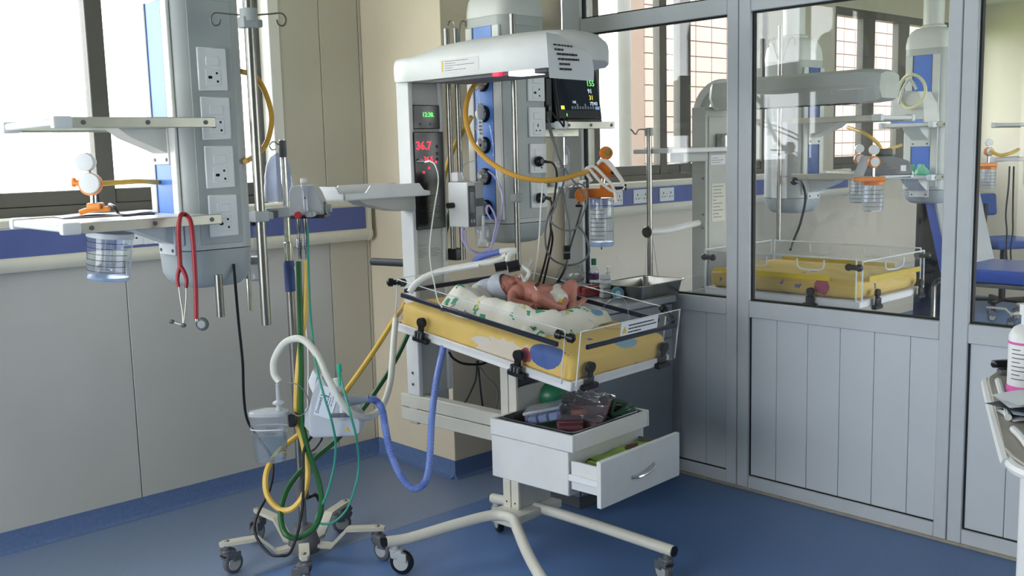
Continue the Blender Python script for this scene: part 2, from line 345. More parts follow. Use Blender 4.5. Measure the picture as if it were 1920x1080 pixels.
# ---- glazed partition
pt = struct(MB().box((XP - .004, 3.535, 0), (XP + .056, 3.654, CEIL), .002).o('wall_partition', frame_m))
X0, X1 = XP, XP + .055
posts = [(2.607, 2.6646), (2.545, 2.604), (1.642, 1.6932), (1.584, 1.639), (.739, .79), (.681, .736), (-.165, -.112), (-.222, -.168), (-1.07, -1.015), (-1.125, -1.073), (-2.2, -2.14)]
for y0, y1 in posts: bx('post', (X0, y0, 0), (X1, y1, CEIL), frame_m, pt, .003)
bays = [(2.6646, 3.535), (1.6932, 2.545), (.79, 1.584), (-.112, .681), (-1.015, -.222), (-2.14, -1.125)]
for bi, (y0, y1) in enumerate(bays):
    for z0, z1 in ((0, .066), (.792, .865), (2.112, 2.186), (CEIL - .06, CEIL)): bx('rail', (X0 + .001, y0, z0), (X1 - .001, y1, z1), frame_m, pt, .003)
    for z0, z1 in ((.865, 2.112), (2.186, CEIL - .06)):
        pn = bx('glass_pane', (XP + .026, y0 + .004, z0 + .004), (XP + .032, y1 - .004, z1 - .004), glass, pt, 0)
        g = MB(); w = .007
        for a0, a1, c0, c1 in ((y0, y1, z0, z0 + w), (y0, y1, z1 - w, z1), (y0, y0 + w, z0 + w, z1 - w), (y1 - w, y1, z0 + w, z1 - w)): g.box((XP + .018, a0, c0), (XP + .04, a1, c1))
        g.o('gasket', gasket_m, pn)
    yy = y1; k = 0
    while yy > y0 + 1e-4:
        nx = max(y0, yy - (.134 if k == 0 and bi == 1 else .15)); k += 1
        if nx - y0 < .03: nx = y0
        bx('infill_board', (XP + .016, nx + .0008, .066), (XP + .034, yy - .0008, .792), board_m, pt, .0015); yy = nx
    g = MB()
    g.box((XP + .012, y0, .066), (XP + .038, y1, .071)).box((XP + .012, y1 - .006, .071), (XP + .038, y1, .792)); g.o('gasket', gasket_m, pt)
bx('floor_seal', (X0 - .01, -2.2, 0), (X0 + .001, 3.53, .012), mat('beige_sealant', 'a8a193', 0.7, var=0.1, scale=40), pt, .002)
# ---- unseen walls behind the camera and around the second room
def wall_with_fill_opening(name, along, pos, a0, a1, w0, w1, z0, z1, out):
    b = MB()
    def bb(p0, p1, q0, q1):
        if along == 'y': b.box((min(pos, pos + out), p0, q0), (max(pos, pos + out), p1, q1))
        else: b.box((p0, min(pos, pos + out), q0), (p1, max(pos, pos + out), q1))
    bb(a0, w0, 0, CEIL); bb(w1, a1, 0, CEIL); bb(w0, w1, 0, z0); bb(w0, w1, z1, CEIL)
    return struct(b.o(name, wall_m))
wall_with_fill_opening('wall_back', 'y', XB, YB - .2, 4.47, .9, 3.7, .6, 2.6, -.2)  # unseen opening, added and sized to send fill light from the left
struct(bx('wall_front', (XB, YB - .2, 0), (XP, YB, CEIL), wall_m, bev=0))
wall_with_fill_opening('wall_ward_front', 'x', YB, XP, XR2 + .2, 4.1, 9.7, .6, 2.6, -.2)  # unseen opening, added to brighten the ward
struct(bx('wall_ward_end', (XR2, YB, 0), (XR2 + .2, YW, CEIL), mat('ward_end_wall', 'd6d0bd', 0.5, var=0.02), bev=0))
# ---- outside
grass = mat('dry_grass', '74803a', 0.9, var=0.3, scale=3)
struct(bx('ground', (-40, 4.6, -.7), (40, 60, -.5), grass, bev=0)); struct(bx('ground_yard', (-40, -40, -.7), (40, -2.6, -.5), grass, bev=0))
fm = mat('fence_wire', '8a8f90', 0.6, var=0)
fe = thing('wire_fence', 'thin wire mesh fence standing on the grass outside the left window', 'fence', (0, 17, -.5))
for k in range(14): MB().cyl((-6 + k * 1.5, 0, 0), (-6 + k * 1.5, 0, 2.6), .02, sides=6).o('post', fm, fe)
b = MB()
for k in range(90): b.cyl((-6 + k * .22, 0, .4), (-6 + k * .22, 0, 2.45), .005, sides=4)
for k in range(9): b.cyl((-6, 0, .5 + k * .24), (13.6, 0, .5 + k * .24), .005, sides=4)
stuff(b.o('mesh_wires', fm, fe))
# neighbouring tiled facade and a round column outside the ward window
tile_m = mat('pink_facade_tile', '8d776f', 0.6, var=0.06, scale=2); grout_m = mat('facade_grout', '74625b', 0.8, var=0.05)
nb = thing('neighbouring_building', 'sunlit building with pink wall tiles seen outside the ward window', 'building', (8.75, 7.2, -.5))
bx('wall', (0, .02, 0), (7, .22, 6), grout_m, nb, 0)
tw, tht = .30, .17; rest = MB(); me0 = None; n = 0
for j in range(34):
    for i in range(23):
        x, z = i * tw, j * tht
        if 9 <= j <= 27 and i < 14:
            if me0 is None: o = bx('tile', (0.006, 0, .006), (tw - .006, .03, tht - .006), tile_m, nb, 0); me0 = o.data
            else: o = bpy.data.objects.new('tile', me0); COL.objects.link(o); o.parent = nb
            o.location = (x, 0, z); n += 1
        else: rest.box((x + .006, 0, z + .006), (x + tw - .006, .03, z + tht - .006))
stuff(rest.o('tile_field', tile_m, nb))
oc = thing('outdoor_column', 'round pale column standing outside the ward window', 'column', (*atY(1172, 200, 5.6).xy, -.5))
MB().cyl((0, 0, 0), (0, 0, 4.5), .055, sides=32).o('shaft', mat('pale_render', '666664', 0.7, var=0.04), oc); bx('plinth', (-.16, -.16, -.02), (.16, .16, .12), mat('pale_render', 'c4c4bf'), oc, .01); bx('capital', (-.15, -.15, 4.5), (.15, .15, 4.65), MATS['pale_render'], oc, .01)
# ================================================================== infant warmer (local axes: x = towards the foot, y = across, z = up)
WO = V((2.62, 2.774, 0)); WR = R_(-86.2)
WM = T(*WO) @ MX.Rotation(WR, 4, 'Z')
WMI = WM.inverted()
def wl_(p): return WMI @ V(p)                      # world -> warmer local
cover_m = mat('warmer_front_panel_grey', 'b9bab6', 0.4, var=0.03)
panel_blk = mat('black_gloss_panel', '0d0e11', 0.22, var=0.05)
led_red = mat('red_led', 'ff2030', 0.4, var=0, emis='ff1428', es=6.0); led_green = mat('green_led', '50ff50', 0.4, var=0, emis='46f04a', es=3.0)
wm = thing('infant_warmer', 'white infant radiant warmer with overhead hood and tilted yellow bed', 'infant warmer', WO, WR)
# base
b = MB(); b.tube([(-.235, -.505, .128), (-.20, -.42, .126), (-.12, -.25, .15), (-.05, -.125, .165), (.03, -.105, .165), (.10, -.15, .15), (.26, -.27, .135), (.44, -.395, .13), (.62, -.51, .13)], .0205, 14, 5); b.o('base_tube', cream_paint, wm)
b = MB(); b.tube([(-.26, .085, .13), (-.05, .09, .142), (.25, .09, .142), (.63, .088, .13)], .0205, 14, 5); b.o('base_tube', cream_paint, wm)
for x, y in ((-.238, -.512), (.624, -.513)): MB().cyl((x, y + .006, .128), (x - .002, y - .006, .128), .0195, sides=14).o('end_plug', black_pl, wm)
for x, s in ((-.261, -1), (.631, 1)): MB().cyl((x, .088, .13), (x + .005 * s, .088, .13), .0195, sides=14).o('end_plug', black_pl, wm)
bx('base_plate', (-.125, -.10, .122), (.02, .20, .155), cream_paint, wm, .006)
caster_n = [0]
def caster(par, x, y, top, ang, housing=lt_grey_pl, r=.046):
    M = T(x, y, 0) @ MX.Rotation(ang, 4, 'Z')
    h = MB(M).box((-.03, -.021, .058), (.022, .021, top - .014), .012, 3).cyl((0.006, 0, top - .02), (0.006, 0, top + .004), .016).lathe([(.021, top - .024), (.023, top - .02), (.021, top - .013)], T(.006, 0, 0)).box((-.046, -.0215, .05), (-.01, -.0135, .085), .006).box((-.046, .0135, .05), (-.01, .0215, .085), .006).o('caster', housing, par)
    wm4 = M @ T(-.02, 0, r) @ MX.Rotation(R_(90), 4, 'X')
    MB(wm4).lathe([(.004, -.012), (r - .006, -.0125), (r - .001, -.009), (r, 0), (r - .001, .009), (r - .006, .0125), (.004, .012)], sides=28).o('tyre', grey_pl if housing is grey_pl else black_pl, h)
    MB(wm4).lathe([(.004, -.0145), (r * .62, -.0145), (r * .66, -.0125), (r * .66, .0125), (r * .62, .0145), (.004, .0145)], sides=24).o('wheel_hub', lt_grey_pl, h)
    MB(M).box((.0, -.018, .062), (.048, .018, .072), .004, M=T(0, 0, .0) @ MX.Rotation(R_(-18), 4, 'Y')).o('brake_pedal', black_pl, h)
    return h
caster(wm, -.22, -.47, .11, R_(205)); caster(wm, -.235, .085, .112, R_(150)); caster(wm, .60, .088, .112, R_(-20), grey_pl); caster(wm, .60, -.49, .112, R_(-60))
# lift post
b = MB().box((-.112, .006, .15), (-.03, .19, .642), .003); b.o('post', cover_m, wm)
for x0, x1 in ((-.113, -.073), (-.069, -.029)):
    p = bx('post_profile', (x0, -.004, .15), (x1, .01, .80), cream_paint, wm, .002)
    MB().cyl(((x0 + x1) / 2, -.0045, .178), ((x0 + x1) / 2, -.0025, .178), .004, sides=10).o('screw_hole', dark_hole, p)
bx('tilt_column', (-.10, .02, .642), (-.045, .15, .78), mat('shaded_lift_gap', '3a3c3e', 0.5, var=0.05), wm, .004)  # inner column coloured dark for the shadowed gap between post and bed
bx('bed_bracket', (-.11, -.03, .755), (.06, .22, .775), cream_paint, wm, .004, M=I4)
# drawer unit
bx('drawer_cabinet', (-.045, -.13, .325), (.334, .325, .487), white_paint, wm, .003)
b = MB(); x0, x1, y0, y1 = -.047, .358, -.132, .328
b.box((x0, y0, .489), (x1, y0 + .012, .551), .002).box((x0, y1 - .012, .489), (x1, y1, .551), .002).box((x0, y0 + .012, .489), (x0 + .012, y1 - .012, .551), .002).box((x1 - .012, y0 + .012, .489), (x1, y1 - .012, .551), .002).box((x0 + .012, y0 + .012, .489), (x1 - .012, y1 - .012, .499))
b.o('open_tray', white_paint, wm)
dr = bx('drawer', (.482, -.156, .323), (.501, .321, .489), white_paint, wm, .002)
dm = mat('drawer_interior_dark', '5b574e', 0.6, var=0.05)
bx('drawer_side', (.34, -.122, .352), (.482, -.11, .455), white_paint, dr, .002); bx('drawer_side', (.34, .276, .352), (.482, .288, .455), dm, dr, .002); bx('drawer_floor', (.30, -.11, .35), (.482, .276, .358), dm, dr, 0)
sl = bx('slide_rail', (.335, -.133, .385), (.478, -.122, .408), plate_w, dr, .002)
MB().tube([(.501, .02, .393), (.517, .035, .392), (.525, .085, .397), (.519, .135, .408), (.501, .15, .412)], .0055, 8, 5).o('handle', chrome, dr)
# beam and mast
for z0, z1 in ((.409, .466), (.469, .526)): bx('cross_beam', (-.716, -.002, z0), (-.112, .05, z1), cream_paint, wm, .003)
bx('mast', (-.664, .0, .40), (-.612, .19, 1.835), cover_m, wm, .003)
for y0, y1 in ((-.002, .02), (.168, .192)): bx('mast_profile', (-.668, y0, .526), (-.588, y1, 1.84), white_paint, wm, .004)
bx('mast_cover', (-.612, .02, .526), (-.600, .168, 1.835), cover_m, wm, .001)
for z in (.575, .625): MB().cyl((-.628, -.006, z), (-.628, 0, z), .006, sides=10).o('bolt', steel, wm)
MB().box((-.6, .05, 1.115), (-.5995, .052, 1.116)).o('printed_dot', ink, wm)
FU = lambda u, w, z: frame_M((u, w, z), (0, 1, 0), (0, 0, 1))      # text frame on a face looking to the foot
FW = lambda u, w, z: frame_M((u, w, z), (1, 0, 0), (0, 0, 1))      # text frame on the near side face
print_lines('instruction_print', FU(-.5995, .03, 1.165), .125, (.35,), ink_grey, wm, .01, .002, 3)
print_lines('instruction_print', FU(-.5995, .03, 1.148), .055, (.9, .7, 1, .8, .6), ink_grey, wm, .008, .002, 4); print_lines('instruction_print', FU(-.5995, .10, 1.148), .055, (.8, 1, .6, .9, .7), ink_grey, wm, .008, .002, 5)
# control panels
c1 = bx('timer_panel', (-.600, .019, 1.648), (-.590, .170, 1.746), panel_blk, wm, .003)
bx('timer_display', (-.590, .062, 1.690), (-.5893, .142, 1.722), mat('lcd_black', '060807', 0.2, var=0), c1, 0)
text('timer_digits', '12:38.', .026, led_green, c1, FU(-.5890, .102, 1.706), sx=1.05)
for y in (.05, .105, .131): bx('timer_button', (-.5905, y, 1.662), (-.5885, y + .013, 1.674), grey_pl, c1, .001)
c2 = bx('control_panel', (-.600, .012, 1.232), (-.582, .178, 1.636), panel_blk, wm, .003)
FC = lambda w, z: FU(-.5815, w, z)
text('temperature_digits', '36.7', .047, led_red, c2, FC(.064, 1.578), .0006, sx=1.05); text('set_point_digits', '36.5', .030, led_red, c2, FC(.088, 1.522), .0006)
for y, z in ((.125, 1.507), (.085, 1.483), (.055, 1.466)): bx('indicator', (-.582, y, z), (-.5808, y + .01, z + .008), led_red, c2, .0005)
bx('panel_seam', (-.582, .02, 1.372), (-.5808, .172, 1.374), mat('panel_seam_grey', '2b2d31', 0.5, var=0), c2, 0)
for y, z in ((.14, 1.575), (.14, 1.545), (.138, 1.522)): MB().cyl((-.582, y, z), (-.5806, y, z), .007, sides=14).o('touch_key', mat('touch_key_grey', '34363a', 0.5, var=0), c2)
MB().tube([(-.5812, .094 - .009, 1.342 - .007), (-.5812, .094, 1.342 + .009), (-.5812, .094 + .009, 1.342 - .007)], .0009, 5, closed=True).o('warning_triangle', yellow_print, c2)
print_lines('warning_print', FC(.03, 1.325), .12, (1, .9, 1, .7, 1, .8), mat('faint_print', '3a3c40', 0.6, var=0), c2, .012, .0016, 6)
MB().cyl((-.582, .04, 1.518), (-.572, .04, 1.518), .009, sides=14).cyl((-.572, .04, 1.518), (-.560, .045, 1.518), .005, sides=10).o('probe_socket', lt_grey_pl, c2)
# hood
def hood_sec(u, hw, zb, zs, zc, wc=.098):
    P = [(-1, zb), (-1.03, zb + .018), (-1.03, zs - .02), (-.98, zs), (-.86, zs + (zc - zs) * .45), (-.6, zs + (zc - zs) * .82), (-.25, zc - .002), (0, zc)]
    P = P + [(-a, z) for a, z in P[-2::-1]]
    return [V((u, wc + a * hw, z)) for a, z in P]
secs = [(-.672, .085, 1.852, 1.90, 1.915), (-.666, .105, 1.842, 1.915, 1.928), (-.645, .118, 1.838, 1.925, 1.938), (-.56, .122, 1.836, 1.925, 1.945), (-.50, .123, 1.836, 1.925, 1.957), (-.42, .124, 1.836, 1.928, 1.975), (-.25, .126, 1.837, 1.93, 1.985), (0, .128, 1.838, 1.932, 1.985), (.12, .13, 1.838, 1.932, 1.982), (.2, .126, 1.838, 1.93, 1.976), (.26, .112, 1.84, 1.925, 1.962), (.295, .085, 1.848, 1.915, 1.94), (.31, .05, 1.86, 1.905, 1.92)]
hd = MB().ring_sweep([hood_sec(*s) for s in secs]).o('hood', white_paint, wm, ang=45)
bx('heater_panel', (-.45, .0, 1.824), (.16, .2, 1.839), grey_pl, hd, .003)
bx('exam_light', (-.02, -.012, 1.822), (.10, .06, 1.8385), mat('exam_lamp_diffuser', 'f2f4ff', 0.4, var=0, emis='f4f6ff', es=1.6), hd, .002)
bx('alarm_light', (-.095, -.018, 1.826), (-.06, .0, 1.8385), led_red, hd, .002)
st = bx('hood_sticker', (-.36, -.0335, 1.855), (-.15, -.0318, 1.905), mat('sticker_white', 'dcdcdc', 0.6, var=0.01), hd, 0)
print_lines('sticker_print', FW(-.335, -.0337, 1.897), .17, (.75, .35, .95, .25, .7), ink_grey, st, .0085, .002, 8)
bx('sticker_icons', (-.352, -.0338, 1.858), (-.345, -.0335, 1.9), yellow_print, st, 0)
# push handle and side tray of the mast
MB().cyl((-.668, .03, 1.088), (-.905, .03, 1.082), .0165, sides=18).o('push_handle', mat('dark_rubber_grip', '33383f', 0.6, var=0.08), wm)
MB().cyl((-.905, .03, 1.082), (-.909, .03, 1.082), .013, sides=18).o('handle_cap', grey_pl, wm)
MB().box((-.6, .19, 1.09), (-.54, .25, 1.14), .006).o('rail_clamp', black_pl, wm)
tr = MB(); u0, u1, w0, w1, zt = -.70, -.495, -.425, .0, 1.378
tr.box((u0, w0, zt), (u1, w1, zt + .006), .002)
def side(poly, along, pos):
    if along == 'w': M = MX(((0, 0, 1, 0), (1, 0, 0, 0), (0, 1, 0, 0), (0, 0, 0, 1)))      # (a,b,c) -> u=c, w=a, z=b
    else: M = MX(((1, 0, 0, 0), (0, 0, 1, 0), (0, 1, 0, 0), (0, 0, 0, 1)))
    tr.prism(poly, pos, pos + .006, M)
hi, lo = zt + .052, zt + .025
side([(w0, zt), (w1 + .012, zt + .002), (w1 + .012, zt + .018), (w1 - .02, zt + .024), (w1 - .045, hi), (w0 + .13, hi), (w0 + .105, lo), (w0, lo)], 'w', u1 - .006)
side([(w0, zt), (w1, zt), (w1, hi), (w0 + .13, hi), (w0 + .105, lo), (w0, lo)], 'w', u0)
side([(u0, zt), (u1, zt), (u1, lo), (u1 - .03, lo), (u1 - .05, hi), (u0, hi)], 'u', w0)
tr.o('side_tray', white_paint, wm, smooth=False)
b = MB(MX(((0, 0, 1, 0), (1, 0, 0, 0), (0, 1, 0, 0), (0, 0, 0, 1)))); b.prism([(-.30, 1.376), (0, 1.376), (0, 1.318), (-.10, 1.318), (-.26, 1.352)], -.66, -.57, bev=.004); b.o('tray_bracket', cover_m, wm)
# ---------------- bed (s along the slope from the foot, t across, n up)
TA = R_(7.6); FO = V((.40, .095, .73))
BD = V((-math.cos(TA), 0, math.sin(TA))); BN = V((math.sin(TA), 0, math.cos(TA)))
BM = MX((BD, V((0, 1, 0)), BN)).transposed().to_4x4(); BM.translation = FO
def bp(s, t, n): return FO + BD * s + V((0, t, 0)) + BN * n
b = MB(BM); b.box((-.005, -.29, .0), (.915, .29, .012), .002)
b.box((-.008, -.293, 0), (.918, -.281, .034), .003).box((-.008, .281, 0), (.918, .293, .034), .003).box((-.008, -.281, 0), (.004, .281, .034), .003).box((.906, -.281, 0), (.918, .281, .034), .003)
b.o('bed_tray', white_paint, wm)
def blobmat(name, base, blobs, rough=.75, var=.05, bump=.25, bscale=160, spots=None):
    m = mat(name, base, rough, var=var, scale=6, bump=bump, bscale=bscale); nt = m.node_tree; p = nt.nodes['Principled BSDF']; cur = p.inputs['Base Color'].links[0].from_socket
    tc = nt.nodes.new('ShaderNodeTexCoord'); nz = nt.nodes.new('ShaderNodeTexNoise'); nz.inputs['Scale'].default_value = 28; nt.links.new(tc.outputs['Object'], nz.inputs['Vector'])
    def mixin(fac, col):
        nonlocal cur
        x = nt.nodes.new('ShaderNodeMixRGB'); x.inputs[2].default_value = (*lin(col), 1); nt.links.new(fac, x.inputs[0]); nt.links.new(cur, x.inputs[1]); cur = x.outputs[0]
    for sp in (spots or []):
        sc, rad, col, off = sp
        mp = nt.nodes.new('ShaderNodeMapping'); mp.inputs['Location'].default_value = off; nt.links.new(tc.outputs['Object'], mp.inputs[0])
        ns = nt.nodes.new('ShaderNodeTexNoise'); ns.inputs['Scale'].default_value = 45; nt.links.new(mp.outputs[0], ns.inputs['Vector'])
        av = nt.nodes.new('ShaderNodeMixRGB'); av.inputs[0].default_value = .05; nt.links.new(mp.outputs[0], av.inputs[1]); nt.links.new(ns.outputs['Color'], av.inputs[2])
        vo = nt.nodes.new('ShaderNodeTexVoronoi'); vo.inputs['Scale'].default_value = sc; nt.links.new(av.outputs[0], vo.inputs['Vector'])
        lt = nt.nodes.new('ShaderNodeMath'); lt.operation = 'LESS_THAN'; lt.inputs[1].default_value = rad; nt.links.new(vo.outputs['Distance'], lt.inputs[0]); mixin(lt.outputs[0], col)
    for c, r, col, amp in blobs:
        mp = nt.nodes.new('ShaderNodeVectorMath'); mp.operation = 'SUBTRACT'; mp.inputs[1].default_value = c; nt.links.new(tc.outputs['Object'], mp.inputs[0])
        dv = nt.nodes.new('ShaderNodeVectorMath'); dv.operation = 'DIVIDE'; dv.inputs[1].default_value = r; nt.links.new(mp.outputs[0], dv.inputs[0])
        ln = nt.nodes.new('ShaderNodeVectorMath'); ln.operation = 'LENGTH'; nt.links.new(dv.outputs[0], ln.inputs[0])
        ad = nt.nodes.new('ShaderNodeMath'); ad.operation = 'MULTIPLY_ADD'; ad.inputs[1].default_value = amp; nt.links.new(nz.outputs['Fac'], ad.inputs[0]); nt.links.new(ln.outputs['Value'], ad.inputs[2])
        lt = nt.nodes.new('ShaderNodeMath'); lt.operation = 'LESS_THAN'; lt.inputs[1].default_value = 1 + amp * .5; nt.links.new(ad.outputs[0], lt.inputs[0]); mixin(lt.outputs[0], col)
    nt.links.new(cur, p.inputs['Base Color']); return m
sheet_m = blobmat('yellow_printed_sheet', 'dcbb68', [
    (bp(.13, -.28, .10), (.075, .055, .055), '46619f', .25), (bp(.34, -.285, .06), (.13, .05, .04), 'd8cbbb', 1.6), (bp(.22, -.283, .07), (.03, .04, .025), '9a4a58', 1.2), (bp(.27, -.19, .115), (.05, .03, .05), '77757a', .1),
    (bp(.44, -.285, .07), (.05, .05, .02), 'd5cdc4', .8), (bp(.915, -.27, .06), (.03, .05, .03), '8a3f52', .6), (bp(.03, .05, .115), (.05, .06, .02), '7fa7b8', .3)], spots=[(11, .13, '4d57a0', (0, 0, 0))])
b = MB(BM); b.box((.004, -.279, .012), (.904, .279, .116), .028, 3)
bmesh.ops.subdivide_edges(b.bm, edges=[e for e in b.bm.edges if e.calc_length() > .06], cuts=24, use_grid_fill=True)
for v in b.bm.verts:
    p = BM.inverted() @ v.co; k = .0035 if p.z < .1 else .0018
    v.co += V((NZ.noise(p * 17), NZ.noise(p * 17 + V((9, 3, 1))), NZ.noise(V((p.x * 9, p.y * 22, p.z * 12)) + V((4, 8, 2))))) * k
b.o('mattress', sheet_m, wm, ang=60)
# acrylic side panels, black strips and clips
strip_m = mat('dark_blue_black_strip', '1b2233', 0.3, var=0.1)
def panel(s0, s1, t0, t1, n0, n1, strip=True, sn=.145):
    e = .0035; edges = MB(BM)
    if abs(s1 - s0) > abs(t1 - t0):
        a = MB(BM).box((s0, t0 - .0022, n0), (s1, t0 + .0022, n1)).o('acrylic_panel', acrylic, wm)
        edges.box((s0, t0 - .0024, n1 - e), (s1, t0 + .0024, n1), .001).box((s0, t0 - .0024, n0), (s0 + e, t0 + .0024, n1), .001).box((s1 - e, t0 - .0024, n0), (s1, t0 + .0024, n1), .001)
        if strip: MB(BM).box((s0 + .03, t0 - .006, sn), (s1 - .03, t0 + .006, sn + .018), .003).o('black_strip', strip_m, a)
    else:
        a = MB(BM).box((s0 - .0022, t0, n0), (s0 + .0022, t1, n1)).o('acrylic_panel', acrylic, wm)
        edges.box((s0 - .0024, t0, n1 - e), (s0 + .0024, t1, n1), .001).box((s0 - .0024, t0, n0), (s0 + .0024, t0 + e, n1), .001).box((s0 - .0024, t1 - e, n0), (s0 + .0024, t1, n1), .001)
        if strip: MB(BM).box((s0 - .006, t0 + .04, sn), (s0 + .006, t1 - .02, sn + .018), .003).o('black_strip', strip_m, a)
    edges.o('polished_edges', acrylic_edge, a); return a
panel(.03, .905, -.299, -.299, .02, .212); panel(.03, .905, .299, .299, .02, .212); panel(.918, .918, -.285, .285, .03, .212)
fp = panel(-.018, -.018, -.28, .315, .02, .215)
def clip(s, t, side):
    M = BM @ T(s, t, 0) @ MX.Rotation(side, 4, 'Z') @ MX.Diagonal((1.25, 1.2, 1.2, 1))        # local -y looks outward
    c = MB(M).box((-.033, -.016, -.004), (.033, .004, .014), .004).box((-.02, -.02, .010), (.02, -.004, .034), .006).box((-.011, -.014, .03), (.011, -.002, .058), .004).cyl((0, -.014, .062), (0, -.001, .062), .0165, sides=18).o('clip', black_pl, wm)
    for k in (-.013, 0, .013): MB(M).box((k - .003, -.0225, .012), (k + .003, -.0195, .028), .001).o('clip_rib', grey_pl, c)
clip(.735, -.303, 0); clip(.225, -.303, 0); clip(-.022, -.20, R_(90)); clip(-.022, .24, R_(90)); clip(.225, .303, R_(180)); clip(.735, .303, R_(180))
def dumbbell(a, c):
    a, c = BM @ V(a), BM @ V(c); d = (c - a).normalized()
    b = MB().cyl(a - d * .008, a + d * .010, .0165, sides=16).cyl(c - d * .010, c + d * .008, .0165, sides=16).cyl(a, c, .011, sides=12); b.sphere(a, .016).sphere(c, .016); b.o('corner_connector', black_pl, wm)
dumbbell((.925, -.315, .196), (.895, -.275, .196)); dumbbell((.06, -.30, .19), (.015, -.285, .185)); dumbbell((.045, .296, .205), (-.005, .285, .175))
lb = MB(BM).box((-.0235, -.055, .165), (-.0205, .165, .212)).o('warning_label', paper_w, fp)
LF = lambda t, n: frame_M(bp(-.0242, t, n), (0, 1, 0), BN)
print_lines('label_print', LF(-.015, .199), .17, (.9, 1, .45), ink, lb, .0125, .0045, 11)
MB().prism([(-.012, -.012), (.012, -.012), (0, .013)], 0, .0006, LF(-.037, .186)).o('warning_triangle', yellow_print, lb)
# ================================================================== ceiling pendants
pend_w = mat('pendant_white_shell', 'd6d8d6', 0.38, var=0.02); pend_c = mat('pendant_column_shaded', 'b6bbbb', 0.4, var=0.02); pend_g = mat('pendant_grey_side', 'a4abac', 0.4, var=0.02)  # column darker than the shell: shade on its sides put into the colour
dark_blue_line = mat('navy_edge_line', '27336e', 0.4, var=0)
def rrect(hx, hy, r, n=4):
    P = []
    for cx, cy, a0 in ((hx - r, hy - r, 0), (-hx + r, hy - r, 90), (-hx + r, -hy + r, 180), (hx - r, -hy + r, 270)):
        for k in range(n + 1):
            a = R_(a0 + 90 * k / n); P.append((cx + r * math.cos(a), cy + r * math.sin(a)))
    return P
def sock_plate(par, x, z, y, w=.105, h=.142, pins='in'):
    p = bx('socket_plate', (x - w / 2, y - .008, z - h / 2), (x + w / 2, y, z + h / 2), plate_w, par, .003)
    bx('switch', (x - .024, y - .0105, z + .012), (x + .024, y - .007, z + .040), plate_w, p, .002)
    bx('socket_face', (x - .027, y - .0098, z - .052), (x + .027, y - .007, z - .002), plate_w, p, .002)
    b = MB()
    if pins == 'in':
        for dx, dz, r in ((-.014, -.027, .0052), (-.009, -.027, .0052), (.013, -.013, .0042), (.015, -.040, .0042)): b.cyl((x + dx, y - .0102, z + dz), (x + dx, y - .0092, z + dz), r, sides=10)
    else: slots(b, x, z - .027, y - .0092, 1.2)
    stuff(b.o('pin_holes', dark_hole, p)); return p
def pendant(label, cx, cy, rz=0.0, top=2.10, seam=1.24, bot=1.153, stem=True, hx=.128, hy=.13, panel=None, shadeblue=blue_bright):
    t = thing('ceiling_pendant', label, 'medical pendant', (cx, cy, 0), rz)
    P = lambda s, z: [V((x * s, y * s, z)) for x, y in rrect(hx, hy, .05)]
    MB().ring_sweep([P(1, seam + .003), P(1, top), P(.985, top + .012)]).o('column', pend_c, t, ang=30)
    MB().ring_sweep([P(.55, bot), P(.72, bot + .006), P(.86, bot + .025), P(.95, bot + .05), P(.992, seam - .01), P(.995, seam)]).o('bottom_cap', pend_g, t, ang=50)
    MB().ring_sweep([P(1.01, top + .01), P(1.01, top + .035), P(.96, top + .08), P(.84, top + .115), P(.66, top + .135), P(.45, top + .142)]).o('top_cap', pend_w, t, ang=50)
    if stem: MB().lathe([(.075, top + .14), (.078, top + .15), (.062, top + .16), (.06, CEIL - .002)], sides=28).o('stem', pend_w, t)
    # gas face (looks to -x): two white borders, blue strip
    z1 = top - .03
    bx('face_border', (-hx - .008, -hy + .024, seam + .02), (-hx + .004, -.062, z1), pend_w, t, .003); bx('face_border', (-hx - .008, .062, seam + .02), (-hx + .004, hy - .024, z1), pend_w, t, .003)
    bx('blue_panel', (-hx - .004, -.06, seam + .02), (-hx + .004, .06, z1), shadeblue, t, .002)
    for y in (-.0605, .0585): bx('edge_line', (-hx - .0062, y, seam + .02), (-hx - .003, y + .002, z1), dark_blue_line, t, 0)
    bx('socket_channel', (-hx + .05, -hy - .003, seam + .02), (hx - .05, -hy + .004, z1), pend_g, t, .002)
    return t
def gas_outlet(par, z, hx=.128):
    M = T(-hx - .004, 0, z) @ MX.Rotation(R_(-90), 4, 'Y')
    o = MB(M).lathe([(.004, 0), (.036, 0), (.036, .012), (.033, .016), (.004, .016)], sides=24).o('gas_outlet', black_pl, par)
    MB(M).lathe([(.022, .014), (.031, .014), (.031, .022), (.027, .027), (.022, .027)], sides=24).o('outlet_ring', chrome, o)
    MB(M).lathe([(.002, .015), (.0225, .015), (.0225, .023), (.010, .025), (.002, .025)], sides=24).o('outlet_face', plate_w, o)
    MB(M).lathe([(.0115, .024), (.0145, .024), (.0145, .0265), (.0115, .0265)], sides=20).o('colour_ring', grey_pl, o)
    MB(M).lathe([(.001, .02), (.006, .02), (.006, .028), (.001, .028)], sides=12).o('outlet_core', dark_hole, o)
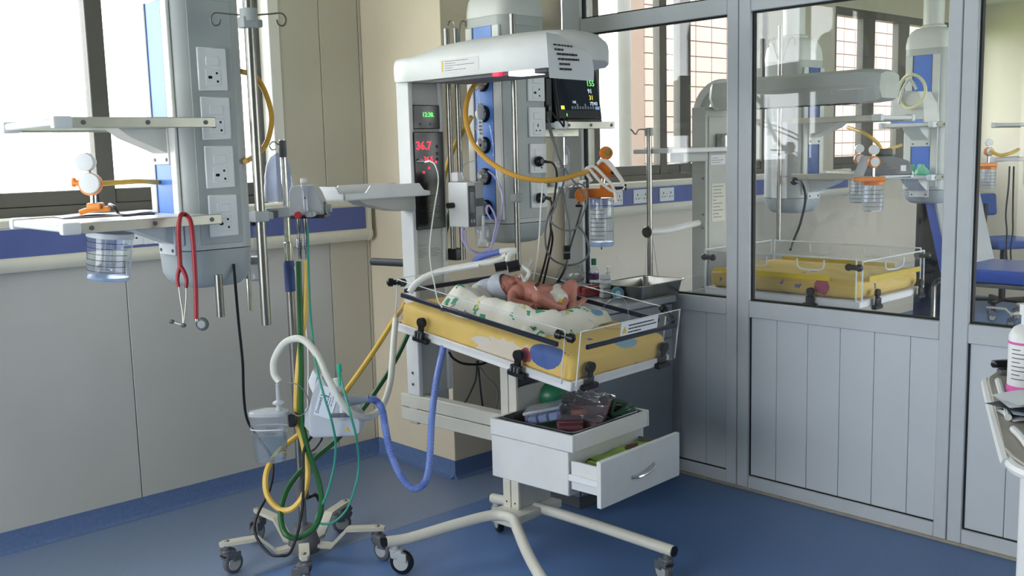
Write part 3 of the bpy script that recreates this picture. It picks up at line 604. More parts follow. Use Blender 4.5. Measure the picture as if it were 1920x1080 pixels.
def shelf(par, x0, x1, y0, y1, z, label=None, gusset=None, rail=True):       # local coordinates of the pendant
    s = bx('shelf', (x0, y0, z), (x1, y1, z + .022), pend_w, par, .004)
    r = MB().box((x0 + .05, y0 - .012, z - .006), (x1, y0 - .002, z + .026), .002).o('side_rail', alu, s)
    MB().box((x0 + .05, y1 + .002, z - .006), (x1, y1 + .012, z + .026), .002).o('side_rail', alu, s)
    for yy in (y0 - .014, y1 - .02): bx('corner_block', (x0 - .006, yy, z - .008), (x0 + .052, yy + .034, z + .029), plate_w, s, .008)
    for k in (.16, .55, .93): MB().cyl((x0 + (x1 - x0) * k, y0 - .0145, z + .010), (x0 + (x1 - x0) * k, y0 - .011, z + .010), .007, sides=12).o('rail_screw', grey_pl, s)
    if gusset:
        xg, yc = gusset; hxg = -.134
        g = MB(MX(((1, 0, 0, 0), (0, 0, 1, 0), (0, 1, 0, 0), (0, 0, 0, 1)))); g.prism([(hxg, z), (xg, z), (xg + .04, z - .03), (hxg, z - .085)], yc - .055, yc + .055, bev=.003); g.o('gusset', pend_w, s)
        p = bx('bracket_plate', (hxg - .006, yc - .062, z - .12), (hxg + .002, yc + .062, z), pend_w, s, .002)
        for dy in (-.045, .045):
            for dz in (-.104, -.02): MB().cyl((hxg - .009, yc + dy, z + dz), (hxg - .005, yc + dy, z + dz), .006, sides=10).o('bolt', grey_pl, s)
    return s
def iv_pole(par, x, y, z0, z1, r=.0165, bracket=None, hooks=(0, 120, 240), hz=None):
    p = MB().cyl((x, y, z0), (x, y, z1), r, sides=18).o('iv_pole', steel, par)
    if bracket:
        for zb in bracket: MB().box((x - .03, y - .02, zb - .018), (x + .024, y + .024, zb + .018), .005).box((0.1, y - .008, zb - .012), (x, y + .02, zb + .012), .003).o('pole_clamp', lt_grey_pl, p)
    if hz:
        MB().lathe([(r, hz - .02), (r + .012, hz - .02), (r + .012, hz + .02), (r, hz + .02)], T(x, y, 0)).o('hook_collar', lt_grey_pl, p)
        for a in hooks:
            c, s_ = math.cos(R_(a)), math.sin(R_(a))
            MB().tube([(x + c * d, y + s_ * d, hz + dz) for d, dz in ((.02, 0), (.07, .004), (.105, .006), (.118, -.012), (.11, -.032), (.094, -.03), (.088, -.014))], .0028, 6, 4).o('hook', steel, p)
    return p
# ---------------- pendant by the window (nearest on the left)
c0 = at(352, 475, 3.4)
PX, PY = c0.x + .128, c0.y + .13
p1 = pendant('grey ceiling pendant with four sockets in front of the left window', PX, PY, bot=1.108)
def l1(p): return V(p) - V((PX, PY, 0))
for px, py in ((397, 130), (404, 222), (411, 313), (418, 404)):
    q = l1(atY(px, py, PY - .134)); sock_plate(p1, q.x, q.z, -.133)
sa, sb = l1(atY(128, 432, 3.03)), l1(atY(365, 412, 3.03)); zl = 1.346; zu = atY(235, 228, 3.03).z - .012
sh_lo = shelf(p1, sa.x - .01, -.09, -.30, .15, zl, gusset=(-.30, 0)); sh_up = shelf(p1, sa.x - .01, -.09, -.30, .15, zu, gusset=(-.30, 0))
qp = l1(at(497, 560, 3.42)); iv_pole(p1, qp.x, qp.y, at(503, 610, 3.42).z, 2.34, bracket=(l1(at(470, 405, 3.42)).z, l1(at(452, 52, 3.42)).z), hz=at(462, 38, 3.42).z, hooks=(-30, 150, 60))
qp = l1(at(452, 300, 3.62)); MB().cyl((qp.x, qp.y, 1.0), (qp.x, qp.y, 2.34), .010, sides=14).o('rear_rod', chrome, p1)
qp = l1(at(412, 560, 3.45)); MB().cyl((qp.x, qp.y, at(412, 595, 3.45).z), (qp.x, qp.y, 1.16), .0135, sides=14).o('lower_rod', steel, p1)
# ---------------- pendant behind the warmer
c0 = at(953, 420, 4.3); QX, QY = c0.x + .13, c0.y + .13
p2 = pendant('grey ceiling pendant with blue gas panel standing behind the warmer hood', QX, QY)
def l2(p): return V(p) - V((QX, QY, 0))
for px, py in ((1004, 162), (1006, 229), (1008, 297), (1010, 362)):
    q = l2(atY(px, py, QY - .134)); sock_plate(p2, q.x, q.z, -.133, .1, .128, 'uk' if py == 229 else 'in')
for py in (155, 213, 272, 331, 390): gas_outlet(p2, atX(913, py, QX - .14).z)
zm = atY(1090, 234, QY - .17).z
ms = shelf(p2, .14, .50, -.17, .13, zm - .012); bx('shelf_arm', (.1, -.05, zm - .05), (.40, .05, zm - .012), alu, p2, .003)
z2 = atY(1050, 344, QY - .17).z
ls = shelf(p2, .13, .30, -.17, .13, z2 - .014); bx('shelf_arm', (.1, -.05, z2 - .05), (.26, .05, z2 - .014), alu, p2, .003)
qp = l2(at(967, 300, 4.22)); iv_pole(p2, qp.x, qp.y, at(967, 505, 4.22).z, 2.10, r=.012, bracket=None); bx('pole_guide', (qp.x - .02, qp.y - .02, at(967, 371, 4.22).z - .018), (qp.x + .02, qp.y + .02, at(967, 371, 4.22).z + .018), lt_grey_pl, p2, .004)
for px in (845, 862): 
    qp = l2(at(px, 300, 4.32)); MB().cyl((qp.x, qp.y, at(px, 490, 4.32).z), (qp.x, qp.y, 2.06), .0115, sides=14).o('iv_pole', steel, p2)
for pts in (((858, 75), (855, 55), (850, 42), (843, 40), (840, 48)), ((861, 78), (862, 52), (866, 40), (873, 42), (873, 50)), ((958, 70), (959, 35), (956, 25), (951, 27), (951, 36))):
    MB().tube([l2(p) for p in path(4.32, *pts)], .0035, 6, 4).o('hook', steel, p2)
# ================================================================== things standing in the near room
CF = math.atan2(CR[1][0], CR[0][0])               # heading whose local x runs to the picture's right
def cf(name, label, cat, x, y, D, group=None, rz=None):
    rz = CF if rz is None else rz
    p = at(x, y, D); e = thing(name, label, cat, p, rz, group); Mi = (T(*p) @ MX.Rotation(rz, 4, 'Z')).inverted()
    def f(px, py, dd=0.0): return Mi @ at(px, py, D + dd)
    return e, f
def fbox(f, x0, y0, x1, y1, d0, d1, bev=.003, seg=2, mb=None):
    a, b = f(x0, y0, d0), f(x1, y1, d0); mb = mb or MB(); return mb.box((a.x, a.y, b.z), (b.x, a.y + (d1 - d0), a.z), bev, seg)
# ---------------- drip stand on five legs
ib = V((1.976, 3.347, 0))
iv = thing('drip_stand', 'chrome drip stand on five cream legs with a blue grip', 'drip stand', ib)
leg_m = mat('beige_coated_steel', 'c9c4b4', 0.4, var=0.04)
for k in range(5):
    a = R_(167 + 72 * k); M = MX.Rotation(a, 4, 'Z')
    prof = [(.02, .055), (.11, .05), (.175, .118), (.30, .124), (.322, .122)]
    rings = []
    for i, (d, z) in enumerate(prof):
        hw = .019 if i < 4 else .010
        rings.append([M @ V((d, -hw, z - .007)), M @ V((d, hw, z - .007)), M @ V((d, hw, z + .007)), M @ V((d, -hw, z + .007))])
    lg = MB().ring_sweep(rings).o('leg', leg_m, iv)
    MB().sphere(M @ V((.295, 0, .132)), (.009, .009, .005), sides=10).o('leg_bolt', steel, lg)
    ca = [20, 80, 150, -40, -70][k]
    c = caster(iv, (M @ V((.295, 0, 0))).x, (M @ V((.295, 0, 0))).y, .115, a + R_(ca), grey_pl, .04)
MB().lathe([(.06, .03), (.062, .06), (.05, .10), (.038, .13), (.022, .135)], sides=20).o('hub', grey_pl, iv)
zt = lambda y, x=548: at(x, y, 3.72).z
ztop = zt(262, 525)
MB().cyl((0, 0, .1), (0, 0, zt(545)), .0155, sides=18).o('lower_pole', steel, iv)
MB().cyl((0, 0, zt(545) - .002), (0, 0, ztop), .0115, sides=18).o('upper_pole', chrome, iv)
MB().lathe([(.012, zt(555)), (.0195, zt(553)), (.0205, zt(500)), (.0185, zt(494)), (.012, zt(493))], sides=18).o('grip', mat('blue_grip', '34477c', 0.5, var=0.05), iv)
MB().lathe([(.012, zt(494)), (.018, zt(493)), (.018, zt(458)), (.012, zt(457))], sides=18).o('collar', chrome, iv)
MB().lathe([(.011, ztop - .065), (.0145, ztop - .06), (.0145, ztop - .005), (.01, ztop)], sides=16).o('pole_head', grey_pl, iv)
MB().tube([(-.012, 0, ztop - .02), (-.03, .01, ztop - .006), (-.045, .015, ztop - .02), (-.036, .012, ztop - .036), (-.022, .005, ztop - .03)], .0022, 6, 4).o('hook', steel, iv)
MB().lathe([(.015, zt(972, 565)), (.027, zt(970, 565)), (.027, zt(930, 565)), (.015, zt(928, 565))], sides=14).o('height_clamp', grey_pl, iv)
MB().tube([(.02, 0, .235), (.05, -.02, .245), (.06, -.03, .22)], .008, 8, 3).o('clamp_lever', black_pl, iv)
e, f = cf('plastic_bag', 'clear bluish plastic bag hanging behind the drip stand', 'bag', 525, 378, 3.84)
def bagf(u_, v_):
    a = 2 * math.pi * u_; y = 378 - 92 * v_; w = 28 * (1 - .15 * v_) * (math.sin(math.pi * min(1, .12 + v_ * .88)) ** .35 if v_ > .5 else 1); c = f(523, y)
    rx = w * 3.84 / 1910 * (1 + .06 * NZ.noise(V((u_ * 6, v_ * 6, 1)))); return V((c.x + rx * math.cos(a), .02 * math.sin(a) * (1 - v_ * .6), c.z))
MB().grid(bagf, 24, 14, True).o('bag_film', thin('lavender_film', 'd5dcee', 1.5, .97, .12, .35), e); MB().tube([f(523, 286), f(518, 272), f(516, 264)], .002, 5, 3).o('hang_loop', white_cable, e)
# ---------------- gas blender on the stand
e, f = cf('gas_blender', 'grey air oxygen blender box with flow tube and green knob on the drip stand', 'medical device', 572, 408, 3.68)
a = lambda x, y: (f(x, y).x, f(x, y).z)
XZ = MX(((1, 0, 0, 0), (0, 0, 1, 0), (0, 1, 0, 0), (0, 0, 0, 1)))
MB(XZ).prism([a(545, 405), a(545, 360), a(548, 351), a(555, 348), a(588, 347), a(597, 360), a(607, 384), a(607, 405)], -.02, .09, bev=.006).o('housing', lt_grey_pl, e)
fbox(f, 544, 404, 608, 409, -.025, .1, .002).o('base_edge', black_pl, e)
c = f(613, 391); MB().lathe([(.004, 0), (.02, 0), (.021, .008), (.015, .01), (.015, .024), (.004, .025)], T(c.x - .012, .03, c.z) @ MX.Rotation(R_(90), 4, 'Y')).o('mixing_knob', lt_grey_pl, e)
MB().lathe([(.014, 0), (.024, 0), (.024, .006), (.014, .006)], T(c.x - .016, .03, c.z) @ MX.Rotation(R_(90), 4, 'Y')).o('knob_ring', mat('green_ring', '47622e', 0.5, var=0), e)
c = f(592, 400); MB().cyl((c.x, -.02, c.z), (c.x, -.045, c.z), .009).o('outlet_port', lt_grey_pl, e)
c = f(577, 404); c2 = f(577, 340); ft = MB().lathe([(.004, c.z), (.011, c.z), (.011, c2.z), (.009, c2.z + .004), (.004, c2.z + .005)], T(c.x, -.035, 0)).o('flow_tube', clear_pl, e)
MB().cyl((c.x, -.035, c2.z - .002), (c.x, -.035, c2.z + .012), .013).o('tube_cap', white_paint, e); MB().sphere((c.x, -.035, f(577, 370).z), .004).o('float_ball', black_pl, ft)
fbox(f, 572, 398, 586, 408, -.052, -.02, .004).o('flow_block', lt_grey_pl, e)
MB().cyl(V((f(566, 401).x, -.05, f(566, 401).z)), V((f(566, 401).x, -.075, f(566, 401).z)), .012).o('red_knob', red_pl, e)
fbox(f, 497, 390, 546, 408, -.0, .035, .004).o('pole_clamp', lt_grey_pl, e); fbox(f, 503, 395, 518, 409, -.012, .0, .002).o('clamp_screw', grey_pl, e)
for px in (559, 572):
    c = f(px, 409)
    MB().lathe([(.006, -.02), (.009, -.02), (.009, -.06), (.007, -.065), (.0075, -.09), (.009, -.095), (.009, -.13), (.0065, -.135), (.0065, -.17)], T(c.x, -.0, c.z + .02), 12).o('hose_fitting', steel, e)
    for k in range(5): MB().tube([(c.x + .0098 * math.cos(t_), .0098 * math.sin(t_), c.z - .08 - k * .006) for t_ in (i * math.pi / 5 for i in range(10))], .0018, 5, closed=True).o('spring_coil', chrome, e)
# ---------------- humidifier unit
e, f = cf('respiratory_humidifier', 'grey white respiratory humidifier with side label clamped low on the drip stand', 'medical device', 632, 815, 3.62)
a = lambda x, y: (f(x, y).x, f(x, y).z)
hum_m = mat('humidifier_grey_shell', 'b4bac2', 0.4, var=0.03)
MB(XZ).prism([a(584, 808), a(583, 770), a(592, 735), a(602, 700), a(612, 696), a(626, 728), a(636, 752), a(670, 765), a(681, 782), a(680, 804), a(672, 811), a(592, 815)], -.055, .07, bev=.014).o('housing', hum_m, e)
MB(XZ).prism([a(570, 800), a(572, 768), a(586, 758), a(592, 812), a(580, 812)], .0, .10, bev=.01).o('rear_housing', hum_m, e)
MB(XZ).prism([a(588, 716), a(586, 706), a(595, 684), a(603, 694), a(596, 735)], -.05, -.02, bev=.004).o('paper_tag', paper_w, e)
MB().lathe([(.004, 0), (.034, 0), (.035, .01), (.033, .045), (.024, .058), (.012, .062), (.012, .085), (.004, .088)], T(f(651, 775).x, -.03, f(651, 778).z)).o('water_chamber', clear_pl, e)
fbox(f, 618, 776, 664, 783, -.075, .03, .004).o('heater_shelf', grey_pl, e)
MB().tube([f(640, 757, -.03), f(655, 752, -.03), f(672, 750, -.03), f(692, 747, -.03)], lambda t: .019 - .005 * t, 14, 4).o('hose_connector', mat('connector_grey_blue', '8d97a5', 0.4, var=0.03), e)
MB().lathe([(.01, 0), (.018, 0), (.02, .03), (.012, .045), (.004, .047)], T(f(635, 728).x, -.02, f(635, 728).z)).o('chamber_neck', white_paint, e)
c = f(612, 752, -.06); M = frame_M((c.x, -.0565, c.z), (math.cos(R_(72)), 0, math.sin(R_(72))), (-math.sin(R_(72)), 0, math.cos(R_(72))))
lb = MB(M).box((-.055, -.034, 0), (.055, .03, .0008)).o('donor_label', mat('label_white_blue', 'd3dbe6', 0.6, var=0.01), e)
text('label_text', 'Donated by:', .0165, ink, lb, M @ T(-.005, .019, .001)); print_lines('label_print', M @ T(-.01, -.006, .001), .055, (.9, .6, 1), ink_grey, lb, .008, .003, 5)
text('label_figure', '9', .024, ink, lb, M @ T(.02, .002, .001))
MB(frame_M((f(656, 797).x, -.0566, f(656, 797).z), (1, 0, 0), (0, 0, 1))).prism([(-.008, -.006), (.008, -.006), (0, .009)], 0, .0006).o('warning_triangle', yellow_print, e)
# ---------------- bubbler cup hanging on the stand
e, f = cf('bubble_container', 'clear graduated plastic cup of water with bent lid tube hanging on the drip stand', 'container', 508, 864, 3.66)
def cup(y, s, dz=0): c = f(508 + (864 - y) * -.01, y); w = s * 3.66 / 1910; return [V((c.x + w * math.copysign(abs(math.cos(t_)) ** .7, math.cos(t_)), .62 * w * math.copysign(abs(math.sin(t_)) ** .7, math.sin(t_)), c.z + dz)) for t_ in (2 * math.pi * k / 28 for k in range(28))]
MB().ring_sweep([cup(864, 25), cup(862, 28), cup(800, 34), cup(772, 36)], cap=False).o('cup_wall', clear_pl, e)
MB().ring_sweep([cup(864, 26), cup(862, 27)]).o('cup_floor', clear_pl, e); MB().ring_sweep([cup(861, 27), cup(812, 32)]).o('water', thin('water_in_cup', 'e2ecf2', 1.2, .96, .02, .03), e)
MB().ring_sweep([cup(774, 37), cup(768, 37), cup(766, 34)]).o('lid', thin('milky_lid', 'e6eaee', 1.0, .85, .2, .45), e)
MB().ring_sweep([cup(800, 34.6), cup(798, 34.6)], cap=False).o('fill_line', white_paint, e)
for x0, x1, y in ((487, 500, 812), (488, 506, 818), (506, 528, 795), (505, 526, 806)): MB().box((f(x0, y).x, -.046, f(x0, y).z), (f(x1, y).x, -.045, f(x0, y).z + .003)).o('scale_print', ink_grey, e)
MB().lathe([(.004, f(526, 770).z), (.012, f(526, 770).z), (.009, f(526, 756).z), (.022, f(526, 753).z), (.022, f(526, 750).z), (.008, f(526, 746).z), (.007, f(526, 716).z), (.004, f(526, 715).z)], T(f(526, 760).x, 0, 0), 18).o('lid_connector', thin('milky_lid', 'e6eaee'), e)
MB().cyl((f(530, 775).x, 0, f(530, 775).z), (f(530, 775).x, 0, f(530, 838).z), .009, sides=12).o('dip_tube', clear_pl, e)
MB().tube([f(521, 848, -.03), f(530, 833, -.03), f(540, 848, -.03)], .0025, 6, closed=True).o('yellow_mark', yellow_print, e)
fbox(f, 540, 778, 553, 802, -.03, .01, .003).o('hanger', black_pl, e)
# ---------------- hoses and cables around the stand
hose('air_hose', path(3.7, (884, 219, 4.28), (850, 280, 4.4), (832, 335, 4.46), (800, 450, 4.48), (762, 560, 4.35), (737, 602, 4.12), (700, 660, 4.02), (652, 728, 3.94), (610, 780, 3.88), (560, 815, 3.84), (520, 850, 3.76), (500, 885, 3.70), (500, 925, 3.68), (520, 952, 3.67), (545, 955, 3.66), (568, 930, 3.66), (577, 885, 3.68), (568, 830, 3.68), (557, 790, 3.68), (556, 740, 3.68), (562, 660, 3.68), (572, 580, 3.68), (575, 488, 3.68)), .0105, yellow_hose, 'yellow air hose running from the far pendant to loop below the drip stand')
hose('oxygen_hose', path(3.7, (850, 372, 4.34), (842, 405, 4.42), (830, 455, 4.48), (800, 540, 4.48), (752, 655, 4.2), (700, 740, 4.02), (640, 815, 3.92), (590, 860, 3.84), (556, 892, 3.76), (535, 925, 3.70), (526, 965, 3.66), (535, 1000, 3.62), (560, 1008, 3.62), (592, 985, 3.62), (603, 945, 3.62), (597, 900, 3.64), (577, 842, 3.65), (565, 775, 3.66), (565, 690, 3.66), (563, 600, 3.67), (560, 490, 3.67)), .0105, green_hose, 'dark green oxygen hose looping to the floor beside the drip stand')
hose('expiratory_hose', path(3.66, (742, 598, 3.98), (738, 640, 3.92), (731, 720, 3.8), (712, 768, 3.68), (680, 783, 3.60), (648, 765, 3.52), (618, 715, 3.5), (592, 662, 3.52), (565, 636, 3.56), (535, 642, 3.6), (515, 672, 3.64), (514, 700, 3.66), (524, 716, 3.66)), .0125, white_hose, 'thick milky white hose arching over the drip stand to the bubble cup', sides=12)
bh = path(3.6, (690, 748, 3.59), (706, 752, 3.6), (717, 770, 3.6), (723, 805, 3.6), (733, 850, 3.6), (752, 893, 3.6), (775, 916, 3.6), (796, 905, 3.62), (805, 868, 3.66), (810, 780, 3.72), (818, 715, 3.8), (829, 662, 3.88), (834, 640, 3.92))
bhp = spl(bh, 26)
hose('inspiratory_hose', bhp, lambda t: .0125 + .0012 * math.sin(t * 320 * 2 * math.pi / 2), blue_hose, 'light blue corrugated hose hanging in a deep loop from the humidifier', sides=10, smooth=0)
hose('oxygen_tubing', path(3.62, (577, 425, 3.66), (579, 520, 3.64), (583, 600, 3.6), (592, 680, 3.5), (607, 740, 3.48), (622, 790, 3.5), (629, 830, 3.55), (627, 870, 3.58), (615, 920, 3.6), (600, 955), (593, 973), (602, 982), (625, 979), (650, 955), (667, 910), (673, 870), (668, 820, 3.52), (655, 770, 3.48), (642, 722, 3.5), (637, 700, 3.5)), .0042, teal_tube, 'thin teal oxygen tubing hanging from the gas blender almost to the floor')
e, f = cf('tubing_connector', 'small green tapered connector tip standing above the humidifier', 'connector', 637, 712, 3.5); MB().lathe([(.004, 0), (.0045, .02), (.009, .03), (.008, .052), (.004, .056)], T(0, 0, 0), 12).o('tip', mat('green_clear_tip', '2fae8a', 0.2, var=0.03), e); MB().cyl((0, 0, -.02), (0, 0, .002), .005, sides=10).o('stem', MATS['green_clear_tip'], e)
hose('power_cable', path(3.6, (438, 495, 3.52), (441, 530, 3.52), (447, 600, 3.6), (455, 680, 3.7), (457, 740, 3.78), (463, 785, 3.84), (480, 815, 3.86), (505, 850, 3.84), (512, 880, 3.8), (505, 920, 3.75), (485, 960, 3.68), (477, 990, 3.62), (487, 1018, 3.6), (507, 1039, 3.585), (525, 1042, 3.57), (543, 1037, 3.58), (558, 1000, 3.6), (567, 950, 3.61), (569, 890, 3.62), (570, 845, 3.64), (582, 822, 3.66), (598, 812, 3.68)), .0052, black_cable, 'black power cable hanging from the left pendant and trailing to the drip stand', 'cable')
hose('sensor_tubing', path(3.8, (552, 500), (565, 560), (574, 620), (578, 680), (577, 760), (580, 800)), .0028, white_cable, 'thin white tubing hanging straight down behind the drip stand', 'cable')
hose('tether_wire', path(3.6, (537, 718, 3.62), (560, 722), (577, 745), (578, 765), (562, 780), (545, 772, 3.64)), .002, grey_cable, 'thin grey wire loop tied round the hoses above the bubble cup', 'cable')
hose('humidifier_cord', path(3.62, (604, 812, 3.66), (603, 824), (592, 840), (584, 846)), .0035, black_cable, 'short black cord curling under the humidifier', 'cable')
# ---------------- things on and at the left pendant
e, f = cf('suction_regulator', 'orange suction regulator with two white gauges above the left shelf', 'regulator', 170, 400, 3.26)
MB().lathe([(.004, 0), (.036, 0), (.038, .008), (.036, .02), (.004, .021)], T(f(172, 345).x, .012, f(172, 345).z) @ MX.Rotation(R_(90), 4, 'X'), 28).o('orange_rim', orange_lt, e)
MB().lathe([(.004, 0), (.032, 0), (.034, .006), (.031, .012), (.004, .014)], T(f(174, 343).x, -.006, f(174, 343).z) @ MX.Rotation(R_(90), 4, 'X'), 28).o('gauge', plate_w, e)
MB().lathe([(.004, 0), (.028, 0), (.030, .008), (.028, .03), (.004, .032)], T(f(167, 304).x, .012, f(167, 304).z) @ MX.Rotation(R_(90), 4, 'X'), 28).o('gauge', plate_w, e)
MB().cyl(f(139, 342), f(152, 345), .010).cyl(f(138, 334), f(138, 350), .007).o('side_tap', orange_lt, e)
MB().cyl(f(168, 318), f(169, 326), .006).cyl(f(175, 362), f(176, 386), .010).o('stem', chrome, e)
fbox(f, 160, 381, 188, 394, -.02, .02, .006).o('clamp_head', orange_lt, e)
MB().tube([f(150, 399), f(165, 394), f(185, 392), f(205, 391)], .009, 8, 3).o('clamp_arm', orange_lt, e)
hose('suction_hose', path(3.3, (193, 344, 3.26), (225, 342), (262, 340, 3.36), (300, 342, 3.5)), .0085, yellow_hose, 'short yellow hose from the white gauge to the left pendant')
hose('gas_hose', path(3.6, (452, 134, 3.5), (478, 143, 3.6), (499, 178, 3.62), (509, 222, 3.62), (501, 265, 3.62), (484, 288, 3.6), (460, 303, 3.5)), .0098, mat('ochre_hose', 'cf9d40', 0.42, var=0.05), 'ochre gas hose looping out behind the steel pole of the left pendant')
e, f = cf('suction_jar', 'clear graduated suction jar hanging tilted under the left shelf', 'jar', 203, 524, 3.2)
MJ = MX.Rotation(R_(7), 4, 'Y')
MB(MJ).lathe([(.062, .002), (.064, .008), (.066, .06), (.069, .135)], sides=28).o('jar_wall', clear_blue, e); MB(MJ).lathe([(.004, 0), (.058, 0), (.064, .006), (.06, .012), (.004, .014)], sides=28).o('jar_base', mat('pale_blue_clear_base', 'a8c4e6', 0.15, var=0.03, alpha=.75), e)
for k in range(6): MB(MJ).tube([((.0655 + .0006 * k) * math.cos(t_), (.0655 + .0006 * k) * math.sin(t_), .03 + k * .018) for t_ in (R_(-160 + i * 140 / 10) for i in range(11))], .0008, 4).o('scale_line', ink, e)
MB(MJ).cyl((-.005, 0, .03), (-.005, 0, .125), .016, sides=14).sphere((-.005, 0, .125), .016, sides=12).o('float_valve', clear_pl, e)
MB(MJ).lathe([(.004, .134), (.071, .134), (.071, .15), (.004, .152)], sides=28).o('jar_lid', plate_w, e)
pa = atZ(190, 404, 1.371); e = thing('paper_sheet', 'white leaflet lying on the lower left shelf', 'paper', pa, R_(-8)); MB().grid(lambda a_, b_: (-.13 + .30 * a_, -.05 + .13 * b_, .002 + .006 * math.sin(a_ * 5) ** 2), 12, 6).o('sheet', paper_w, e); print_lines('print', T(-.1, .05, .009), .2, (.8, 1, .9), ink_grey, e, .02, .002, 3)
MB().box((-.13, -.05, 0), (.17, .08, .002)).o('under_sheet', mat('pale_blue_paper', 'c3d2e6', 0.8, var=0.02), e)
hose('dark_strap', [atZ(x, y, z) for x, y, z in ((206, 384, 1.41), (214, 388, 1.405), (222, 399, 1.385), (232, 404, 1.378), (262, 402, 1.378), (290, 401, 1.378))], lambda t: .0065 - .003 * t, mat('dark_violet_strap', '3b3440', 0.4, var=0.05), 'dark folded strap lying across the leaflet on the left shelf', 'strap')
# stethoscope over the shelf rail
e, f = cf('stethoscope', 'red stethoscope draped over the rail of the lower left shelf', 'stethoscope', 352, 410, 3.10)
red_tube = mat('red_rubber_tube', '9e2430', 0.4, var=0.05)
MB().tube([f(368, 598), f(367, 540), f(364, 480), f(360, 432, 0), f(356, 412, .01), f(347, 402, .03), f(338, 405, 0), f(335, 430, -.0), f(336, 465), f(338, 502)], .0072, 10, 5).o('tube', red_tube, e)
for pts in ([(338, 500), (334, 512), (333, 525), (335, 538)], [(339, 500), (346, 512), (350, 525), (349, 540)]): MB().tube([f(*p) for p in pts], lambda t: .0072 - .002 * t, 10, 4).o('yoke', red_tube, e)
MB().tube([f(335, 536), f(338, 560), f(342, 585), f(343, 607)], .0022, 6, 4).o('ear_tube', steel, e); MB().tube([f(349, 538), f(349, 562), f(346, 590), f(343, 607), f(335, 607), f(326, 604)], .0022, 6, 4).o('ear_tube', steel, e)
for x, y in ((322, 603), (344, 610)): MB().sphere(f(x, y), (.009, .007, .007)).o('ear_tip', grey_pl, e)
c = f(371, 612); MB().lathe([(.004, 0), (.019, 0), (.021, .004), (.018, .009), (.004, .010)], T(c.x, .004, c.z) @ MX.Rotation(R_(90), 4, 'X'), 24).o('chest_piece', grey_pl, e); MB().lathe([(.004, 0), (.013, 0), (.012, .003), (.004, .004)], T(c.x, -.006, c.z) @ MX.Rotation(R_(90), 4, 'X'), 20).o('diaphragm', lt_grey_pl, e)
MB().cyl(f(368, 596), f(369, 603), .005, sides=10).o('chest_stem', steel, e)
e, f = cf('small_suction_jar', 'small clear jar hanging half hidden behind the pole of the left pendant', 'jar', 487, 525, 3.72)
MB().lathe([(.004, 0), (.032, 0), (.034, .01), (.034, .085), (.012, .12), (.012, .20), (.004, .2)], sides=20).o('jar_wall', clear_pl, e); MB().lathe([(.035, .06), (.036, .062), (.036, .085), (.035, .087)], sides=20).o('collar', lt_grey_pl, e)
MB().lathe([(.004, .2), (.02, .2), (.02, .225), (.004, .226)], sides=16).o('valve', black_pl, e)
# ================================================================== monitor, pump and suction at the far pendant
mon_m = mat('monitor_black_shell', '1d1f22', 0.4, var=0.06); scr_m = mat('monitor_screen', '0b0e13', 0.12, var=0, emis='101a26', es=.35)
q = atY(1048, 222, QY - .15); t = thing('patient_monitor', 'black patient monitor with green 155 reading on the far pendant shelf', 'monitor', (q.x, q.y, zm + .0105), 0)
ML = MX.Rotation(R_(-9), 4, 'X')
MB(ML).box((0, 0, .012), (.29, .035, .238), .012, 3).o('front_bezel', mon_m, t)
MB(ML).box((.006, .03, .02), (.284, .14, .225), .02, 3).o('rear_case', mat('monitor_dark_grey', '2f3235', 0.5, var=0.05), t)
bx('foot', (.03, -.02, 0), (.26, .10, .016), mon_m, t, .004)
bx('side_module', (-.045, .03, .0), (-.008, .15, .19), mat('monitor_dark_grey', '2f3235'), t, .006); bx('module_knob', (-.042, .022, .05), (-.02, .032, .075), black_pl, t, .002)
sc = MB(ML).box((.018, -.0015, .055), (.272, .0005, .222)).o('screen', scr_m, t)
SF = lambda x, z: ML @ frame_M((x, -.002, z), (1, 0, 0), (0, 0, 1))
def em(name, c, s=1.6): return mat(name, c, .5, var=0, emis=c, es=s)
text('heart_rate', '155', .036, em('screen_green', '5ee05a'), sc, SF(.232, .175)); text('saturation', '91', .029, em('screen_white', 'c9d4d8', 1.0), sc, SF(.222, .140))
text('respiration', '31', .029, em('screen_yellow', 'c9c04a'), sc, SF(.226, .111)); text('pressure', '77/43', .022, em('screen_white', 'c9d4d8'), sc, SF(.238, .084)); text('pulse', '141', .017, em('screen_white', 'c9d4d8'), sc, SF(.112, .090))
MB().box((.024, -.0022, .058), (.045, -.0016, .074), M=ML).o('yellow_tile', em('screen_tile', 'd8d84a', 1.0), sc); MB().box((.245, -.0022, .058), (.272, -.0016, .072), M=ML).o('blue_tile', em('screen_blue', '6a90b8', .8), sc)
for k in range(9): MB().box((.09 + k * .017, -.0021, .06), (.101 + k * .017, -.0016, .072 + .012 * (k % 3 > 1)), M=ML).o('screen_key', em('screen_dim', '5d6a72', .35), sc)
MB().tube([SF(.03 + .18 * i / 30, .195 - .004 * math.sin(i * 1.1) + (.012 if i % 10 == 4 else 0)).translation for i in range(31)], .0007, 4).o('green_trace', em('screen_green_dim', '6b7a44', .5), sc)
MB().box((.055, -.001, .028), (.058, .001, .04), M=ML).o('power_lamp', led_green, t)
hose('monitor_cable', path(4.25, (1036, 212, 4.3), (1050, 228), (1057, 237), (1057, 222, 4.2)), .004, black_cable, 'black cable loop lying against the side of the patient monitor', 'cable')
